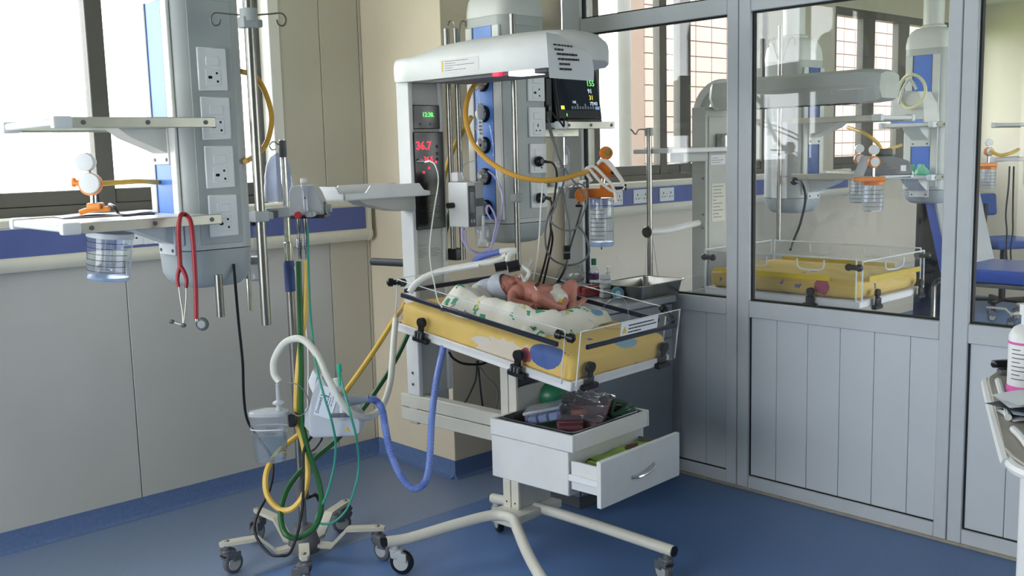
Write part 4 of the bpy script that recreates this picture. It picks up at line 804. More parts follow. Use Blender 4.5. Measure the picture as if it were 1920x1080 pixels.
# paper note draped over the hood front
nt_ = thing('paper_note', 'printed white paper note taped over the front end of the warmer hood', 'paper', WO, WR)
cr = [atU for atU in ()]
def atu(x, y, uv): r = WMI.to_3x3() @ ray(x, y); c = WMI @ CAMPOS; return c + r * ((uv - c.x) / r.x)
def note(a_, b_):      # a across, b from top to bottom
    b0 = min(1, b_ / .45); u_ = .215 + .105 * math.sin(b0 * math.pi / 2) + .004 * math.sin(a_ * 7) * b_
    y = [60, 72, 95, 125, 152][min(4, int(b_ * 4))]; 
    tl, tr_, bl, br = atu(1024, 60, u_), atu(1088, 74, u_), atu(1030, 146, u_), atu(1113, 152, u_)
    mr = atu(1118, 104, u_)
    L = tl.lerp(bl, b_); Rr = tr_ * (1 - b_) ** 2 + mr * 2 * b_ * (1 - b_) + br * b_ ** 2
    p = L.lerp(Rr, a_); return V((u_, p.y, p.z))
MB().grid(note, 14, 16).o('sheet', paper_w, nt_)
for i, (v, w0_, w1_) in enumerate(((.26, .14, .62), (.36, .16, .36), (.46, .2, .66), (.57, .22, .68), (.68, .23, .46), (.79, .23, .48))):
    b = MB(); rnd = random.Random(i); x = w0_
    while x < w1_:
        L = rnd.uniform(.03, .09); p0, p1 = note(x, v), note(min(x + L, w1_), v + .01 * L)
        b.box((p0.x + .0015, p0.y, p0.z - .0035), (p0.x + .0025, p1.y, p0.z + .0035)); x += L + .018
    stuff(b.o('printed_line', ink, nt_))
# infusion pump on the pole
q = at(877, 388, 4.12); t = thing('infusion_pump', 'white infusion pump box with small dark display clamped beside the mast', 'medical device', (q.x, q.y, at(877, 428, 4.12).z), 0)
bx('housing', (0, 0, 0), (.085, .125, .185), white_paint, t, .008); d = bx('control_face', (.004, -.004, .004), (.038, .002, .17), mat('pump_dark_face', '3b3f44', 0.35, var=0.05), t, .003); bx('display', (.009, -.0055, .06), (.033, -.003, .145), mat('lcd_grey', '6a7076', 0.25, var=0.03), d, .001)
for k in (.012, .026): bx('key', (k, -.0055, .02), (k + .008, -.003, .034), lt_grey_pl, d, .001)
bx('side_face', (.039, -.003, .004), (.083, .002, .181), mat('pump_grey_face', 'a6a9a8', 0.45, var=0.03), t, .003); bx('side_label', (.042, -.0045, .085), (.083, -.002, .118), mat('pump_dark_label', '55585c', 0.5, var=0), t, 0)
bx('pole_clamp', (.015, .075, .185), (.055, .12, .225), white_paint, t, .006); MB().cyl((-.001, .09, .09), (-.03, .09, .09), .012, sides=14).o('clamp_knob', black_pl, t); text('pump_mark', '...', .012, lt_grey_pl, d, frame_M((.02, -.0045, .158), (1, 0, 0), (0, 0, 1)))
e, f = cf('water_trap', 'small clear water trap cup hanging under the infusion pump', 'container', 906, 464, 4.18)
MB().lathe([(.004, 0), (.026, 0), (.029, .01), (.031, .085), (.028, .09), (.010, .094), (.004, .094)], sides=20).o('cup', clear_pl, e); MB().cyl((0, 0, .03), (.004, 0, .13), .006, sides=10).o('inner_stem', white_paint, e); MB().lathe([(.004, .022), (.02, .022), (.016, .034), (.004, .036)]).o('float', white_paint, e)
lil = mat('lilac_tubing', 'a9a3cf', 0.35, var=0.03)
hose('ventilator_tubing', path(4.12, (868, 425), (868, 450), (884, 470), (908, 472), (925, 455), (935, 420), (943, 370), (930, 335), (915, 320)), .004, lil, 'lilac tubing looping below the infusion pump', 'tubing')
hose('ventilator_tubing', path(4.1, (872, 432), (876, 462), (898, 478), (918, 470), (926, 440), (930, 412), (918, 386), (912, 395), (922, 415)), .004, lil, 'second lilac tubing curled under the gas outlets', 'tubing')
hose('thin_drip_line', path(4.1, (898, 195), (890, 235), (905, 262), (897, 295), (872, 308), (865, 320), (870, 335), (885, 342)), .0022, clear_blue, 'thin clear drip line curling in front of the blue gas panel', 'tubing')
hose('thin_drip_line', path(4.1, (918, 235), (924, 268), (926, 300), (934, 340), (941, 372), (938, 410), (928, 450)), .0022, clear_blue, 'thin clear drip line hanging down along the white border of the gas panel', 'tubing')
e, f = cf('drip_chamber', 'clear drip chamber with printed label hanging before the gas panel', 'drip chamber', 900, 262, 4.15)
MB().lathe([(.004, f(900, 262).z), (.012, f(900, 260).z), (.013, f(900, 200).z), (.008, f(900, 190).z), (.006, f(900, 168).z), (.004, f(900, 167).z)], sides=16).o('chamber', clear_pl, e); fbox(f, 896, 225, 906, 258, -.014, -.0125, 0).o('label', paper_w, e); fbox(f, 895, 194, 907, 222, -.014, .012, .003).o('roller_clamp', lt_grey_pl, e)
for k in range(4): fbox(f, 898, 228 + k * 7, 904, 231 + k * 7, -.0147, -.0142, 0).o('label_print', ink_grey, e)
MB().tube([f(897 + 9 * math.cos(t_), 161 + 9 * math.sin(t_)) for t_ in (i * math.pi / 8 for i in range(16))], .0016, 5, closed=True).o('hang_ring', grey_cable, e)
hose('gas_hose', path(4.1, (910, 155, 4.24), (892, 158, 4.2), (878, 182, 4.16), (873, 215, 4.14), (880, 250, 4.12), (895, 280, 4.1), (925, 308, 4.06), (965, 329, 4.02), (1010, 338, 4.0), (1050, 336, 4.02), (1090, 325, 4.08), (1116, 316, 4.14)), .0105, mat('ochre_hose', 'c98a2c'), 'ochre gas hose swinging from the gas panel to the orange regulator')
MB_ = MB().cyl(l2(at(900, 331, 4.2)), l2(at(912, 331, 4.24)), .008, sides=12); MB_.o('hose_plug', steel, p2)
# plugs and cables at the sockets
def plug(px, py, label):
    q = atY(px, py, QY - .142); t = thing('mains_plug', label, 'plug', q, 0)
    MB(MX.Rotation(R_(90), 4, 'X')).lathe([(.004, 0), (.021, 0), (.023, .01), (.020, .022), (.012, .03), (.004, .031)], sides=18).o('plug_body', black_pl, t)
    MB().tube([(.0, -.02, 0), (.015, -.024, 0), (.045, -.026, -.004)], lambda t_: .010 - .005 * t_, 10, 3).o('strain_relief', black_pl, t)
plug(1008, 303, 'black mains plug in the third socket of the far pendant'); plug(1011, 371, 'black mains plug in the lowest socket of the far pendant')
hose('mains_cable', path(4.0, (1020, 303, 4.12), (1036, 306, 4.1), (1044, 325, 4.08), (1041, 360, 4.06), (1033, 410, 4.06), (1032, 440, 4.06), (1022, 490, 4.1), (1010, 532, 4.2), (1002, 560, 4.3)), .0042, black_cable, 'black mains cable hanging from the upper plug of the far pendant', 'cable')
hose('mains_cable', path(4.0, (1022, 371, 4.12), (1034, 380, 4.1), (1032, 420, 4.08), (1036, 450, 4.08), (1026, 500, 4.14), (1018, 535, 4.22), (1012, 565, 4.3)), .0042, black_cable, 'black mains cable hanging from the lowest plug of the far pendant', 'cable')
hose('white_cable', path(4.0, (1018, 342), (1014, 390), (1012, 430), (1008, 480), (1000, 525, 4.1)), .003, white_cable, 'thin white cable hanging down beside the socket column', 'cable')
hose('lead_bundle', path(4.05, (1028, 222, 4.25), (1038, 262), (1050, 300), (1068, 330), (1088, 355), (1096, 372)), .0035, grey_cable, 'grey lead running down from the monitor to the suction bottle', 'cable')
hose('lead_bundle', path(4.05, (1026, 232, 4.25), (1040, 275), (1055, 320), (1056, 345), (1042, 375), (1030, 400), (1022, 440), (1030, 480), (1060, 497), (1092, 490), (1105, 470), (1096, 440), (1084, 424)), .0042, grey_cable, 'grey lead hanging in a wide loop below the far pendant', 'cable')
hose('lead_bundle', path(4.02, (1050, 350), (1042, 385), (1032, 412), (1048, 428), (1072, 432), (1085, 420), (1100, 380), (1098, 352), (1082, 345), (1068, 358)), .0036, grey_cable, 'grey lead curled tightly round the orange clamp', 'cable')
hose('lead_bundle', path(4.04, (1052, 352), (1060, 390), (1068, 430), (1066, 465), (1062, 500), (1046, 530, 4.1)), .0036, grey_cable, 'grey lead passing through the black ferrite block', 'cable')
hose('lead_bundle', path(4.04, (1092, 385), (1082, 420), (1070, 460), (1060, 500), (1042, 535, 4.1)), .0034, black_cable, 'dark lead slanting from the orange clamp down to the bed', 'cable')
e, f = cf('ferrite_block', 'black ferrite block hanging on a lead behind the bed', 'cable clip', 1065, 487, 4.03); fbox(f, 1056, 461, 1070, 487, -.014, .014, .005).o('shell', black_pl, e); fbox(f, 1057, 472, 1069, 475, -.0155, .0155, 0).o('latch_line', grey_pl, e)
# orange suction set on the far pendant
e, f = cf('suction_set', 'orange suction regulator with clear graduated jar beside the monitor shelf', 'suction set', 1128, 460, 4.2)
RX = MX.Rotation(R_(90), 4, 'X')
def disc(px, py, r, y, prof, m, name): c = f(px, py); MB(T(c.x, y, c.z) @ RX).lathe([(r * a_, h) for a_, h in prof], sides=28).o(name, m, e)
disc(1134, 287, .028, .01, ((.1, 0), (.95, 0), (1, .006), (.97, .03), (.8, .036), (.1, .037)), orange_pl, 'pressure_gauge'); disc(1136, 286, .011, -.026, ((.2, 0), (1, 0), (.9, .006), (.2, .007)), mat('green_gauge_core', '6f8a55', 0.4, var=0.05), 'gauge_core')
disc(1132, 318, .036, .01, ((.1, 0), (.95, 0), (1, .006), (1, .034), (.94, .04), (.1, .041)), orange_pl, 'control_dial'); disc(1146, 323, .009, -.03, ((.2, 0), (1, 0), (.9, .008), (.2, .009)), black_pl, 'dial_pointer')
MB().cyl(f(1134, 298), f(1133, 304), .008, sides=12).cyl(f(1131, 335), f(1130, 350), .009, sides=12).o('stem', chrome, e)
fbox(f, 1096, 354, 1156, 370, -.02, .02, .005).o('jar_bracket', orange_pl, e); fbox(f, 1125, 347, 1150, 356, -.015, .015, .004).o('bracket_head', orange_pl, e)
disc(1089, 365, .028, -.0, ((.1, 0), (.95, 0), (1, .006), (.97, .034), (.1, .036)), orange_pl, 'clamp_dial'); fbox(f, 1066, 352, 1092, 372, -.01, .03, .004).o('rail_clamp', grey_pl, e)
MB().cyl(f(1085, 378), f(1085, 386), .004, sides=8).cyl(f(1079, 386), f(1091, 386), .005, sides=8).o('clamp_screw', black_pl, e)
jr = 23.5 * 4.2 / 1910; zz = lambda y: f(1128, y).z
MB().lathe([(.004, zz(461)), (jr * .9, zz(461)), (jr, zz(457)), (jr, zz(376)), (jr * .93, zz(371))], sides=32).o('jar_wall', clear_blue, e); MB().lathe([(.004, zz(461) - .001), (jr * .94, zz(461) - .001), (jr * 1.02, zz(456)), (jr * .98, zz(453)), (.004, zz(455))], sides=32).o('jar_base', mat('pale_blue_clear_base', 'a8c4e6'), e)
for k in range(9):
    y = 384 + k * 8; lo = k % 3 == 0
    MB().tube([((jr + .0006) * math.cos(t_), (jr + .0006) * math.sin(t_), zz(y)) for t_ in (R_(-150 + i * (70 if not lo else 120) / 8) for i in range(9))], .001, 4).o('scale_line', ink, e)
MB().lathe([(.004, zz(412)), (.018, zz(410)), (.02, zz(402)), (.008, zz(398)), (.004, zz(372))], sides=16).o('float_valve', white_paint, e)
MB().cyl(f(1128, 461), f(1128, 468), .003, sides=8).o('drain_tip', black_pl, e)
stm = mat('milky_strap', 'e0d9d2', 0.35, var=0.04)
for i, (pts, lab) in enumerate(((((1094, 322), (1112, 312), (1135, 333), (1150, 352), (1156, 380)), 'white strap tube hanging over the orange bracket front'), (((1120, 308), (1130, 300), (1148, 316), (1166, 340), (1172, 352)), 'white strap tube looped over the top of the orange dial'), (((1126, 302), (1140, 302), (1156, 322), (1170, 345), (1168, 356)), 'white strap tube crossing the right side of the orange dial'), (((1098, 318), (1104, 316), (1125, 340), (1148, 358), (1166, 358)), 'white strap tube lying along the orange bracket'), (((1060, 340), (1080, 326), (1098, 326), (1110, 340)), 'white strap tube trailing left across the ochre hose'))):
    hose('strap_tube', path(4.1, *pts), .0065, stm, lab, 'tubing')
e, f = cf('strap_buckle', 'dark buckle joining the white strap tubes', 'buckle', 1163, 354, 4.1); fbox(f, 1152, 350, 1173, 355, -.006, .006, .002).o('bar', mat('navy_plastic', '25283f', 0.4, var=0), e); fbox(f, 1170, 345, 1175, 357, -.007, .007, .002).o('end_lug', black_pl, e)
e, f = cf('saline_bottle', 'clear saline bottle with printed scale on the lower shelf of the far pendant', 'bottle', 1053, 341, 4.44)
K = 4.44 / 1910
MB().lathe([(.004, 0), (.034, 0), (.037, .006), (.037, .125), (.03, .15), (.018, .165), (.016, .185), (.004, .188)], sides=24).o('body', clear_pl, e); MB().lathe([(.004, .186), (.014, .186), (.016, .19), (.012, .205), (.004, .207)]).o('cap', clear_pl, e)
for k in range(4): fbox(f, 1046 + (k % 2) * 9, 306 + k * 4, 1052 + (k % 2) * 9, 308 + k * 4, -.04, -.039, 0).o('print_mark', ink, e)
e, f = cf('nebuliser_pot', 'small milky plastic pot lying beside the saline bottle', 'container', 1072, 346, 4.28); MB(MX.Rotation(R_(75), 4, 'Y')).lathe([(.004, -.03), (.024, -.03), (.026, -.02), (.022, .03), (.008, .04), (.004, .04)], T(-.02, 0, 0), 18).o('pot', stm, e); MB().cyl((.0, 0, .024), (.02, 0, .04), .006).o('spout', white_paint, e)
# ================================================================== grey bedside cabinet behind the bed
cab_m = mat('grey_cabinet_laminate', '7d848c', 0.4, var=0.03)
cx0, cx1, cy0, cy1, cz = 3.075, 3.70, 2.89, 3.36, .872
t = thing('bedside_cabinet', 'grey bedside cabinet with steel tray on top behind the warmer', 'cabinet', (cx0, cy0, 0)); W_, D_ = cx1 - cx0, cy1 - cy0
bx('carcass', (0, .02, .06), (W_, D_, cz - .03), cab_m, t, .003); bx('worktop', (-.01, -.012, cz - .03), (W_ + .01, D_, cz), mat('cabinet_top_grey', '8f9498', 0.35, var=0.04), t, .004)
for z0, z1 in ((.68, .835), (.07, .67)):
    d = bx('drawer_front' if z0 > .3 else 'door', (.006, 0, z0), (W_ - .006, .02, z1), cab_m, t, .003)
    MB().tube([(W_ * .4, 0, (z1 - .05)), (W_ * .4, -.022, z1 - .05), (W_ * .6, -.022, z1 - .05), (W_ * .6, 0, z1 - .05)], .005, 8).o('handle', chrome, d)
bx('plinth', (.02, .04, 0), (W_ - .02, D_ - .02, .06), grey_pl, t, .003)
def on_cab(x, y): return atZ(x, y, cz)
q = on_cab(1205, 552); tr_ = thing('steel_tray', 'rectangular stainless steel tray on the grey bedside cabinet', 'tray', (q.x, q.y, cz), R_(2))
b = MB(); hw, hd, hh = .165, .115, .06
P = lambda s, z: [V((x * s, y * s, z)) for x, y in rrect(hw, hd, .025)]
b.ring_sweep([P(.9, 0), P(.92, .002), P(1, hh), P(1.06, hh + .003), P(1.06, hh), P(.985, hh - .001), P(.9, .006), P(.86, .004)]); b.o('pan', steel, tr_)
MB().tube([V(p) for p in P(1.06, hh + .002)], .003, 6, closed=True).o('rolled_rim', chrome, tr_)
q = on_cab(1205, 550); c = thing('cotton_wad', 'small white cotton wad lying in the steel tray', 'cotton', (q.x - .12, q.y + .03, cz + .0065)); MB().sphere((0, 0, .018), (.03, .022, .018)).sphere((.03, .01, .016), (.02, .018, .016)).o('wad', paper_w, c)
q = on_cab(1114, 535); e = thing('capped_bottle', 'small clear bottle with green cap and purple label on the cabinet', 'bottle', (q.x, q.y, cz), 0); MB().lathe([(.004, 0), (.022, 0), (.024, .004), (.024, .07), (.016, .09), (.010, .098), (.01, .105), (.004, .106)]).o('body', clear_pl, e); MB().lathe([(.004, .103), (.013, .103), (.013, .133), (.011, .135), (.004, .135)]).o('cap', mat('green_cap', '1c6b55', 0.4, var=0.05), e); MB().lathe([(.0245, .03), (.0247, .03), (.0247, .062), (.0245, .062)]).o('label', mat('purple_label', '4a3468', 0.6, var=0.05), e)
q = on_cab(1082, 525); e = thing('marked_bottle', 'clear plastic bottle with black marker writing on the cabinet', 'bottle', (q.x, q.y, cz), CF); MB().lathe([(.004, 0), (.042, 0), (.045, .006), (.045, .11), (.03, .15), (.018, .165), (.016, .19), (.004, .192)], sides=26).o('body', clear_pl, e); MB().lathe([(.004, .19), (.017, .19), (.017, .21), (.004, .212)]).o('cap', clear_pl, e)
text('marker_text', 'MIX', .03, ink, e, frame_M((-.005, -.0465, .085), (1, 0, 0), (0, 0, 1))); text('marker_text', 'NTK', .028, ink, e, frame_M((-.003, -.0465, .055), (1, 0, 0), (0, 0, 1)))
q = on_cab(1152, 560); e = thing('tape_roll', 'light blue adhesive tape roll standing on the cabinet edge', 'tape', (q.x, q.y - .02, cz + .028), R_(-40)); MB(RX).lathe([(.012, -.012), (.028, -.012), (.028, .012), (.012, .012)], sides=26).o('tape', mat('light_blue_tape', '6fb0c8', 0.5, var=0.04), e); MB(RX).lathe([(.008, -.013), (.012, -.013), (.012, .013), (.008, .013)], sides=20).o('core', paper_w, e)
q = on_cab(1135, 558); e = thing('gauze_stack', 'upright stack of white gauze packs on the cabinet', 'gauze', (q.x, q.y, cz), R_(-20))
for k in range(5): MB().box((-.022 + .002 * (k % 2), -.02, .001 + k * .021), (.022 + .002 * (k % 2), .02, .021 + k * .021), .005).o('pack', mat('gauze_white', 'c9cdd2', 0.8, var=0.04), e)
q = on_cab(1144, 540); e = thing('syringe', 'clear syringe standing plunger up beside the gauze packs', 'syringe', (q.x + .03, q.y + .04, cz)); MB().cyl((0, 0, 0), (0, 0, .07), .008, sides=14).o('barrel', clear_pl, e); MB().cyl((0, 0, .05), (0, 0, .098), .004, sides=10).lathe([(.002, .097), (.013, .097), (.013, .1), (.002, .1)]).o('plunger', white_paint, e); MB().box((-.018, -.006, .068), (.018, .006, .071), .002).o('flange', clear_pl, e)
q = on_cab(1105, 555); e = thing('red_pack', 'translucent red plastic pack lying on the cabinet behind the baby', 'pack', (q.x, q.y, cz), R_(-10)); MB().box((-.05, -.035, 0), (.05, .035, .045), .012, 3).o('pouch', mat('red_film', 'a03a40', 0.25, var=0.1, alpha=.85), e); MB().box((-.06, -.004, .02), (.062, .004, .05), .003).o('seal_fin', mat('red_film', 'a03a40'), e)
q = on_cab(1078, 538); e = thing('plastic_bag', 'crumpled clear plastic bag on the cabinet behind the marked bottle', 'bag', (q.x + .03, q.y + .06, cz))
b = MB(); b.sphere((0, 0, .05), (.085, .05, .052), sides=24)
for v in b.bm.verts: v.co += V((NZ.noise(v.co * 40), NZ.noise(v.co * 40 + V((3, 1, 5))), NZ.noise(v.co * 38 + V((7, 7, 2))))) * .014; v.co.z = max(v.co.z, .001)
b.o('film', thin('milky_film', 'dcdcd8', 1.4, .85, .15, .35), e); MB().box((-.03, -.01, .0), (.02, .02, .04), .006).o('contents', paper_w, e)
# ================================================================== contents of the warmer's tray and drawer
def onw(x, y, z): return wl_(atZ(x, y, z))
t = thing('instrument_tray', 'shallow stainless steel tray lining the open top of the drawer unit', 'tray', WM @ V((.155, .098, .4992)), WR)
P = lambda s, z: [V((x * s, y * s, z)) for x, y in rrect(.178, .2, .03)]
MB().ring_sweep([P(.93, 0), P(.95, .002), P(1, .05), P(1.02, .052), P(1.02, .05), P(.985, .048), P(.93, .006), P(.9, .004)]).o('pan', steel, t); MB().tube(P(1.015, .052), .0032, 6, closed=True).o('rolled_rim', chrome, t)
z0 = .525
q = WM @ onw(1035, 765, z0); e = thing('resuscitation_bag', 'green dome of a resuscitation bag lying in the open tray', 'bag valve', q, WR + R_(20)); MB().sphere((0, 0, .045), (.062, .055, .045), sides=24).o('bulb', mat('green_silicone', '2c7050', 0.35, var=0.06), e)
MB().lathe([(.004, 0), (.022, 0), (.022, .012), (.016, .014), (.018, .03), (.014, .045), (.004, .046)], T(.02, .05, .055) @ MX.Rotation(R_(-80), 4, 'X')).o('valve', chrome, e)
q = WM @ onw(1092, 757, z0); e = thing('mask_bag', 'crumpled clear film bag holding a grey mask at the back of the open tray', 'bag', q, WR)
b = MB(); b.sphere((0, 0, .05), (.05, .06, .04), sides=26)
for v in b.bm.verts: v.co += V((NZ.noise(v.co * 30), NZ.noise(v.co * 30 + V((3, 1, 5))), NZ.noise(v.co * 28 + V((7, 7, 2))))) * .015; v.co.z = max(v.co.z, .001)
b.o('film', thin('mauve_film', 'd6cfd4', 2.2, .95, .1, .18), e); MB().lathe([(.03, .004), (.036, .01), (.02, .04), (.012, .05)], sides=20).o('mask', lt_grey_pl, e)
q = WM @ onw(1024, 795, z0); e = thing('plastic_case', 'hinged clear plastic case with small blue packs in the open tray', 'case', q, WR + R_(32)); Mk = MX.Rotation(R_(-12), 4, 'Y')
MB(Mk).box((-.055, -.045, .012), (.06, .045, .045), .004).o('box', clear_blue, e); MB(Mk).box((-.058, -.048, .046), (.064, .048, .056), .003).o('lid', thin('milky_case', 'e2ebf4', 2.0, .95, .12, .35), e)
for k in range(3): MB(Mk).box((-.048 + k * .034, -.036, .014), (-.02 + k * .034, .034, .036), .003).o('pack', mat('blue_sachet', '7d8fc0', 0.5, var=0.1), e)
q = WM @ (onw(1104, 786, z0) + V((-.015, -.01, 0))); e = thing('mask_pack', 'glossy film pack with a mauve face mask in the open tray', 'pack', q, WR + R_(25)); Mk = MX.Rotation(R_(10), 4, 'X')
mau = mat('mauve_rubber', '6f4a50', 0.4, var=0.06)
b = MB(Mk); b.box((-.07, -.10, .004), (.075, .10, .035), .014, 3); bmesh.ops.subdivide_edges(b.bm, edges=[x for x in b.bm.edges if x.calc_length() > .04], cuts=8, use_grid_fill=True)
for v in b.bm.verts: v.co += V((0, 0, NZ.noise(v.co * 22))) * .008
b.o('cushion', mau, e); MB(Mk).lathe([(.012, .034), (.036, .036), (.03, .046), (.02, .052), (.012, .05)], T(-.01, -.03, 0)).o('mask_ring', mat('mauve_ring', '86625f', 0.35, var=0.05), e)
b = MB(Mk); b.grid(lambda a_, c_: (-.085 + .17 * a_, -.11 + .22 * c_, .044 + .012 * NZ.noise(V((a_ * 5, c_ * 6, 2))) + (.010 if .35 < c_ < .8 else 0)), 16, 18); b.o('film', thin('gloss_film', 'f6f2f6', 5.0, .97, .12, .08), e)
q = WM @ onw(1068, 808, z0); e = thing('dark_pouch', 'dark maroon pouch lying at the front of the open tray', 'pouch', q, WR + R_(40)); MB().box((-.045, -.05, .0), (.05, .05, .032), .01, 3).o('pouch', mat('maroon_rubber', '5a3238', 0.4, var=0.08), e); MB().box((-.046, -.008, .03), (.05, .008, .036), .003).o('flap', mat('maroon_flap', '6a3d42', 0.4, var=0.05), e)
q = WM @ onw(1172, 778, z0); e = thing('green_tube_pack', 'dark green tubing pack in the far corner of the open tray', 'pack', q, WR)
for k in range(3): MB().tube([(-.03 + .01 * k, -.06, .012), (-.04, 0, .014 + .012 * k), (-.01, .05, .014), (.03 - .008 * k, 0, .014 + .008 * k), (0, -.05, .012)], .008, 8, 5, closed=True).o('coil', mat('dark_green_tubing', '2a4a38', 0.35, var=0.1), e)
for o_ in list(COL.objects):
    if o_.name.split('.')[0] in ('resuscitation_bag', 'mask_bag', 'plastic_case', 'mask_pack', 'green_tube_pack') and o_.type == 'EMPTY': o_.scale = (1.18, 1.18, 1.25)
cloth_m = blobmat('green_print_cloth', '8fae55', [], spots=[(9, .25, '5a3d38', (1, 2, 0)), (6, .22, 'd8d2bd', (0, 1, 0))])
q = WM @ V((.405, .12, .3585)); e = thing('folded_cloth', 'folded green printed cloth lying in the pulled out drawer', 'cloth', q, WR)
b = MB(); b.grid(lambda a_, c_: (-.07 + .145 * a_, -.16 + .33 * c_, .09 + .02 * NZ.noise(V((a_ * 3, c_ * 4, 3))) - .05 * abs(a_ - .5) ** 3 * 4), 16, 24); b.o('top_fold', cloth_m, e)
for k in range(3): MB().box((-.07, -.155, .002 + k * .027), (.072, .162, .026 + k * .027), .009, 2).o('fold', [mat('red_stripe_cloth', '9a4238', 0.8, var=0.3, scale=60), paper_w, cloth_m][k], e)
# ================================================================== equipment shelf at the right edge, near the camera
ZC = 1.12
def oz(x, y): q = atZ(x, y, ZC); return (q.x, q.y)
poly = [oz(1850, 712), oz(1856, 706), oz(1880, 690), oz(1930, 660), oz(2100, 640), oz(2230, 800), oz(2040, 900), oz(1925, 872), oz(1893, 850), oz(1884, 838)]
c = V((sum(p[0] for p in poly) / len(poly), sum(p[1] for p in poly) / len(poly), 0)); t = thing('equipment_cart', 'beige topped equipment cart with white rim at the right edge', 'cart', c)
pl = [(x - c.x, y - c.y) for x, y in poly]
MB().prism(pl, ZC - .016, ZC, bev=.004).o('top', mat('beige_cart_top', '9d978c', 0.4, var=0.05), t)
MB().tube([V((x, y, ZC - .012)) for x, y in pl], .0085, 8, 5, closed=True).o('rim', white_paint, t)
for p0, p1 in (((1871, 720), (1890, 790)), ((1900, 812), (1928, 845))):
    a_, b_ = oz(*p0), oz(*p1); MB().tube([V((a_[0] - c.x, a_[1] - c.y, ZC + .006)), V(((a_[0] + b_[0]) / 2 - c.x, (a_[1] + b_[1]) / 2 - c.y, ZC + .008)), V((b_[0] - c.x, b_[1] - c.y, ZC + .006))], .0055, 8, 3).o('guard_bar', white_paint, t)
MB().cyl((0, 0, .1), (0, 0, ZC - .016), .03, sides=20).o('column', white_paint, t)
for k in range(4):
    M = MX.Rotation(R_(45 + 90 * k), 4, 'Z'); MB(M).box((0, -.025, .085), (.27, .025, .115), .008).o('base_leg', white_paint, t); q = M @ V((.25, 0, 0)); caster(t, q.x, q.y, .09, R_(30 * k), grey_pl, .036)
def on_cart(x, y): return atZ(x, y, ZC)
q = on_cart(1925, 745); e = thing('disinfectant_bottle', 'white bottle with pink bands standing on the equipment cart', 'bottle', (q.x, q.y, ZC), 0)
MB().lathe([(.004, 0), (.028, 0), (.031, .004), (.031, .105), (.024, .118), (.013, .124), (.013, .14), (.004, .141)], sides=28).o('body', white_paint, e)
pink = mat('pink_band', 'd05aa6', 0.5, var=0.03)
for a_, b_ in ((.004, .022), (.092, .096)): MB().lathe([(.0312, a_), (.0316, a_), (.0316, b_), (.0312, b_)], sides=28).o('pink_band', pink, e)
MB().lathe([(.004, .14), (.016, .14), (.016, .158), (.004, .16)]).o('cap', white_paint, e)
e2 = MB()
for k in range(8): e2.tube([(.0318 * math.cos(t_), .0318 * math.sin(t_), .084 - k * .007) for t_ in (R_(150 + i * 40 / 6) for i in range(7 if k % 3 else 5))], .0008, 4)
stuff(e2.o('label_print', ink_grey, e))
q = on_cart(1893, 702); e = thing('handheld_meter', 'small black handheld meter with grey display lying on the cart', 'meter', (q.x, q.y, ZC + .004), R_(-50)); Mk = MX.Rotation(R_(-14), 4, 'X')
MB(Mk).box((-.03, -.014, .008), (.035, .014, .022), .007, 3).o('case', black_pl, e); MB(Mk).box((-.016, -.011, .0215), (.016, .011, .0235), .001).o('display', mat('lcd_olive', '8b8a76', 0.3, var=0.03), e); MB(Mk).box((-.029, -.011, .0212), (-.018, .011, .0232), .001).o('keypad', lt_grey_pl, e); MB().box((-.02, -.01, -.003), (.025, .01, .006), .002).o('rest', grey_pl, e)
q = on_cart(1908, 782); e = thing('paper_stack', 'loose papers and blue sachets piled on the equipment cart', 'papers', (q.x, q.y, ZC), R_(-35))
rnd = random.Random(3)
for k in range(7): MB(MX.Rotation(R_(rnd.uniform(-25, 25)), 4, 'Z') @ T(rnd.uniform(0, .02), rnd.uniform(-.02, .02), .002 + k * .004)).grid(lambda a_, b_: (-.03 + .11 * a_, -.03 + .07 * b_, .004 * math.sin(a_ * 4 + k)), 6, 3).o('sheet', [paper_w, mat('slate_card', '4b545d', 0.5, var=0.1), mat('pale_blue_paper', 'c3d2e6')][k % 3 if k < 5 else 0], e)
# ================================================================== the baby, its nest and the breathing circuit (bed coordinates s, t, n)
def bw(s, t, n): return WM @ bp(s, t, n)
def remeshed(mb, voxel, name, m, parent, smooth_it=4, ang=180):
    bmesh.ops.recalc_face_normals(mb.bm, faces=mb.bm.faces); me = bpy.data.meshes.new('tmp'); mb.bm.to_mesh(me); mb.bm.free(); ob = bpy.data.objects.new('tmp', me); COL.objects.link(ob)
    md = ob.modifiers.new('r', 'REMESH'); md.mode = 'VOXEL'; md.voxel_size = voxel; sm = ob.modifiers.new('s', 'SMOOTH'); sm.iterations = smooth_it; sm.factor = .5
    dg = bpy.context.evaluated_depsgraph_get(); me2 = bpy.data.meshes.new_from_object(ob.evaluated_get(dg)); bpy.data.objects.remove(ob); bpy.data.meshes.remove(me)
    me2.name = name; me2.materials.clear(); me2.materials.append(m); me2.polygons.foreach_set('use_smooth', [True] * len(me2.polygons)); o = bpy.data.objects.new(name, me2); COL.objects.link(o); o.parent = parent; return o
